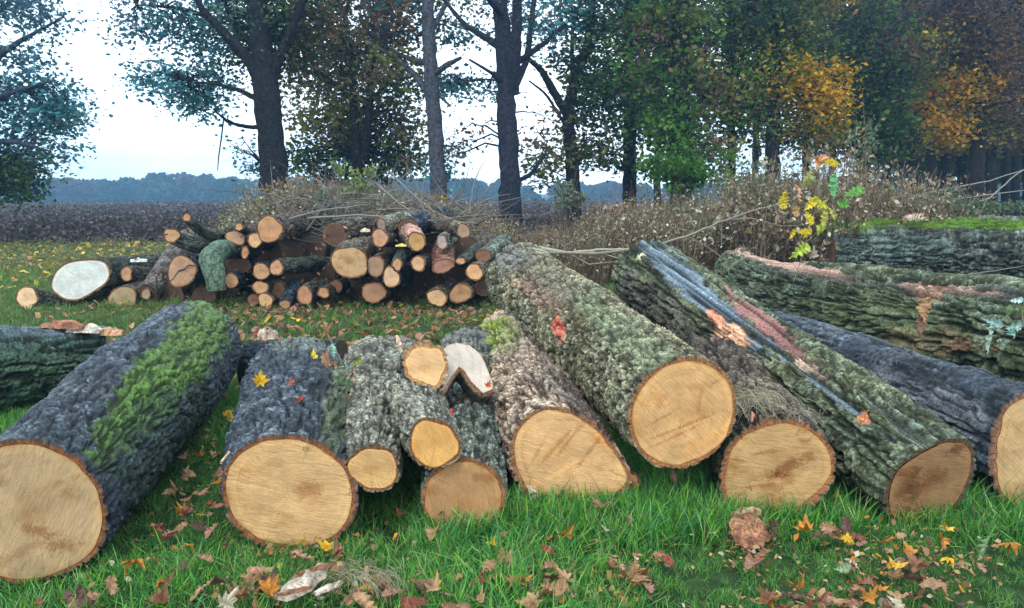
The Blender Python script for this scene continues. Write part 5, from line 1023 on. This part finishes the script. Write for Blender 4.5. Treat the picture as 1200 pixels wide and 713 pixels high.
tree('thick trunk with ivy-covered foot and yellow-green crown', [(799, 205, 13), (798, 150, 12), (798, 80, 11), (796, 0, 9), (794, -60, 6)], [[(798, 90, 4), (825, 60, 3), (850, 40, 2)], [(797, 70, 4), (770, 40, 3), (755, 20, 2)]],
     [(780, 70, 50, 60, 3000, grn+olv), (818, 110, 44, 38, 2200, dkg+olv), (800, 10, 60, 40, 2800, dkg), (775, 150, 34, 26, 1500, grn), (765, 22, 28, 10, 450, org), (825, 175, 30, 18, 800, olv)], 21, seed=8, ivy=[(798, 160, 22, 60, 1500), (800, 195, 36, 24, 1400), (796, 110, 16, 50, 500)])
tree('thin straight trunk standing right of the ivy-footed one', [(857, 203, 5), (857, 140, 4.5), (856, 70, 4), (854, -20, 3)], [[(857, 110, 2), (875, 90, 1.5)]],
     [(855, 60, 46, 56, 3200, dkg+brn), (850, 148, 36, 20, 700, dkg), (870, 0, 50, 40, 2600, dkg), (845, 105, 40, 34, 1500, olv+dkg)], 23, seed=9)
tree('tree with glowing orange autumn crown in the middle of the wood', [(905, 200, 9), (906, 150, 8), (908, 80, 7), (910, -30, 5)], [[(908, 120, 4), (940, 95, 3), (970, 80, 1.5)], [(907, 100, 3), (885, 70, 2)]],
     [(950, 105, 44, 30, 4200, org), (905, 85, 46, 40, 3400, yel+grn), (962, 135, 30, 20, 1500, org+yel), (925, 40, 50, 34, 3000, dkg+olv), (895, 135, 40, 30, 2200, grn+olv), (950, 160, 40, 20, 1300, yel+olv), (905, 10, 60, 40, 3800, brn+dkg), (965, 10, 14, 24, 400, brn+org)], 22, seed=10, lsz=.07)
tree('dark green crowned tree in shade right of the orange one', [(1010, 200, 7), (1010, 130, 6), (1012, 40, 5)], [[(1010, 140, 3), (1035, 110, 2)]],
     [(1010, 110, 55, 55, 5600, dkg), (1030, 160, 44, 28, 2600, dkg), (1000, 40, 60, 50, 4600, dkg+dkb), (1045, 80, 40, 50, 3000, dkg+brn)], 24, seed=11)
tree('slim trunk behind the orange crown, mostly hidden', [(945, 198, 5), (946, 140, 4.5), (948, 60, 4)], [[(946, 130, 2), (960, 100, 1.5)]], [(950, 60, 50, 50, 4200, dkg+brn), (975, 170, 40, 20, 1400, dkg), (930, -10, 60, 40, 3000, dkb)], 27, seed=12)
tree('rust-orange crowned tree at the right with leaning trunk', [(1143, 215, 9), (1147, 170, 8), (1152, 110, 7), (1156, 30, 5)], [[(1150, 130, 3.5), (1125, 100, 2.5), (1100, 90, 1.5)], [(1148, 165, 2.5), (1125, 155, 1.5)]],
     [(1118, 108, 36, 26, 3200, org), (1108, 148, 28, 20, 1600, org+yel), (1145, 85, 40, 34, 2400, org+brn+dkb), (1160, 50, 60, 50, 5200, brn), (1090, 70, 44, 40, 3400, yel+brn), (1175, 140, 44, 34, 3000, olv+brn), (1110, 20, 70, 40, 4800, brn+dkb)], 26, seed=13, lsz=.075)
WR = 'row of dark trunks at the right end of the wood'
for i, (px, w_, lb) in enumerate([(1091, 5, 'leftmost dark trunk in the right-hand row'), (1106, 7, 'thick trunk second from the left in the right-hand row'), (1127, 5.5, 'upright trunk just left of the leaning one'), (1162, 6, 'grey-green trunk right of the leaning one'), (1178, 4.5, 'narrow trunk third from the right edge'), (1190, 5, 'trunk close to the right edge'), (1205, 6, 'trunk cut by the right edge of the picture')]):
    tree(lb, [(px, 210, w_), (px+R.uniform(-2, 2), 150, w_*.9), (px+R.uniform(-4, 4), 60, w_*.7), (px, -20, w_*.5)], [], [(px, 80, 40, 60, 3000, dkb+brn), (px+10, 10, 50, 50, 3000, dkb), (px, 165, 34, 12, 500, brn+olv)], 31+i % 3*2, group=WR, seed=20+i, lsz=.13, twigs=.5)
for i, (px, lb) in enumerate([(770, 'slim background trunk behind the ivy-footed tree'), (885, 'slim background trunk left of the orange tree'), (975, 'slim background trunk behind the orange crown edge'), (1040, 'background trunk right of the dark green tree'), (1068, 'background trunk left of the right-hand row')]):
    tree(lb, [(px, 208, 4), (px+2, 120, 3.4), (px, 20, 2.5)], [], [(px, 60, 60, 60, 3600, dkb+dkg), (px+10, 0, 60, 50, 3000, dkb), (px, 140, 50, 40, 1500, dkg+dkb)], 33+i % 2*3, group='slim trunks in the background of the wood', seed=40+i, lsz=.13, twigs=.4)

V, C = [], []; r = np.random.default_rng(77)
for k in range(240):
    pxk = r.uniform(1010, 1330); Dk = r.uniform(40, 50); pk = P(pxk, r.uniform(-30, 205) if r.random() < .75 else r.uniform(140, 212), Dk); m = 70
    w_ = pk+r.normal(0, 1, (m, 3))*np.array([1.1, 1.1, .7]); e1 = r.normal(0, 1, (m, 3)); e1 /= np.linalg.norm(e1, axis=1)[:, None]; e2 = np.cross(e1, r.normal(0, 1, (m, 3))); e2 /= np.linalg.norm(e2, axis=1)[:, None]; z_ = .22*r.uniform(.5, 1.2, (m, 1))
    V.append(np.stack([w_-e1*z_, w_-e2*z_, w_+e1*z_, w_+e2*z_], 1).reshape(-1, 3)); c0 = np.array((dkb+dkg)[r.integers(7)]); C.append(np.repeat(c0*r.uniform(.6, 1.2, (m, 1)), 4, 0))
V = np.concatenate(V); tag(ob('deep_wood', mesh('deep_wood', V, np.arange(len(V)).reshape(-1, 4), [M_leaf], False, np.concatenate(C))), 'dark leafy depth of the wood behind the right-hand trunks', None, None, 'stuff')

# ------------------------------------------------------------------ far wood beyond the crest
V, C = [], []
r = np.random.default_rng(5); n = 26000
for k in range(560):
    X0 = r.uniform(-235, 330); Y0 = r.uniform(235, 290); top = (5.0+1.2*vn(X0*.03, 0., 5)+r.uniform(-.4, .3)) if X0 < 0 else 4.2+r.uniform(-.8, .8)
    if -112 < X0 < -100: top += 1.3
    if k > 330: top -= r.uniform(1.5, 4.5)
    R0 = r.uniform(3.0, 6.0); m = 230; u_ = r.normal(0, 1, (m, 3)); u_ /= np.linalg.norm(u_, axis=1)[:, None]
    w_ = np.array([X0, Y0, top-R0*.8])+u_*np.array([R0, R0, R0*.8])*r.uniform(.8, 1, (m, 1)); w_[:, 2] -= r.random(m)*9*(u_[:, 2] < 0)
    e1 = r.normal(0, 1, (m, 3)); e1 /= np.linalg.norm(e1, axis=1)[:, None]; e2 = np.cross(e1, r.normal(0, 1, (m, 3))); e2 /= np.linalg.norm(e2, axis=1)[:, None]; z_ = 1.0*r.uniform(.5, 1.2, (m, 1))
    V.append(np.stack([w_-e1*z_, w_-e2*z_, w_+e1*z_, w_+e2*z_], 1).reshape(-1, 3)); c0 = np.array([(.04, .06, .03), (.06, .07, .04), (.10, .06, .03), (.05, .08, .05)][r.integers(4)]); C.append(np.repeat(c0*r.uniform(.7, 1.3, (m, 1)), 4, 0))
V = np.concatenate(V); o = ob('distant_wood', mesh('distant_wood', V, np.arange(len(V)).reshape(-1, 4), [M_leaf], False, np.concatenate(C))); tag(o, 'far blue wood on the skyline beyond the ploughed field', None, None, 'stuff')

# ------------------------------------------------------------------ haze
HAZE = 0.0013
if HAZE:
    x0, x1, y0, y1, z0, z1 = -420, 420, -12, 520, -10, 24
    hv = [(a_, b_, c_) for a_ in (x0, x1) for b_ in (y0, y1) for c_ in (z0, z1)]
    hm = bpy.data.materials.new('haze'); hm.use_nodes = True; N = hm.node_tree.nodes; N.clear(); out = N.new('ShaderNodeOutputMaterial'); pv = N.new('ShaderNodeVolumePrincipled')
    pv.inputs['Color'].default_value = (.34, .66, 1, 1); pv.inputs['Density'].default_value = HAZE; hm.node_tree.links.new(pv.outputs[0], out.inputs['Volume'])
    o = ob('haze', mesh('haze', hv, [(0, 1, 3, 2), (4, 6, 7, 5), (0, 4, 5, 1), (2, 3, 7, 6), (0, 2, 6, 4), (1, 5, 7, 3)], [hm])); tag(o, 'thin blue haze in the air over the field', None, None, 'stuff')
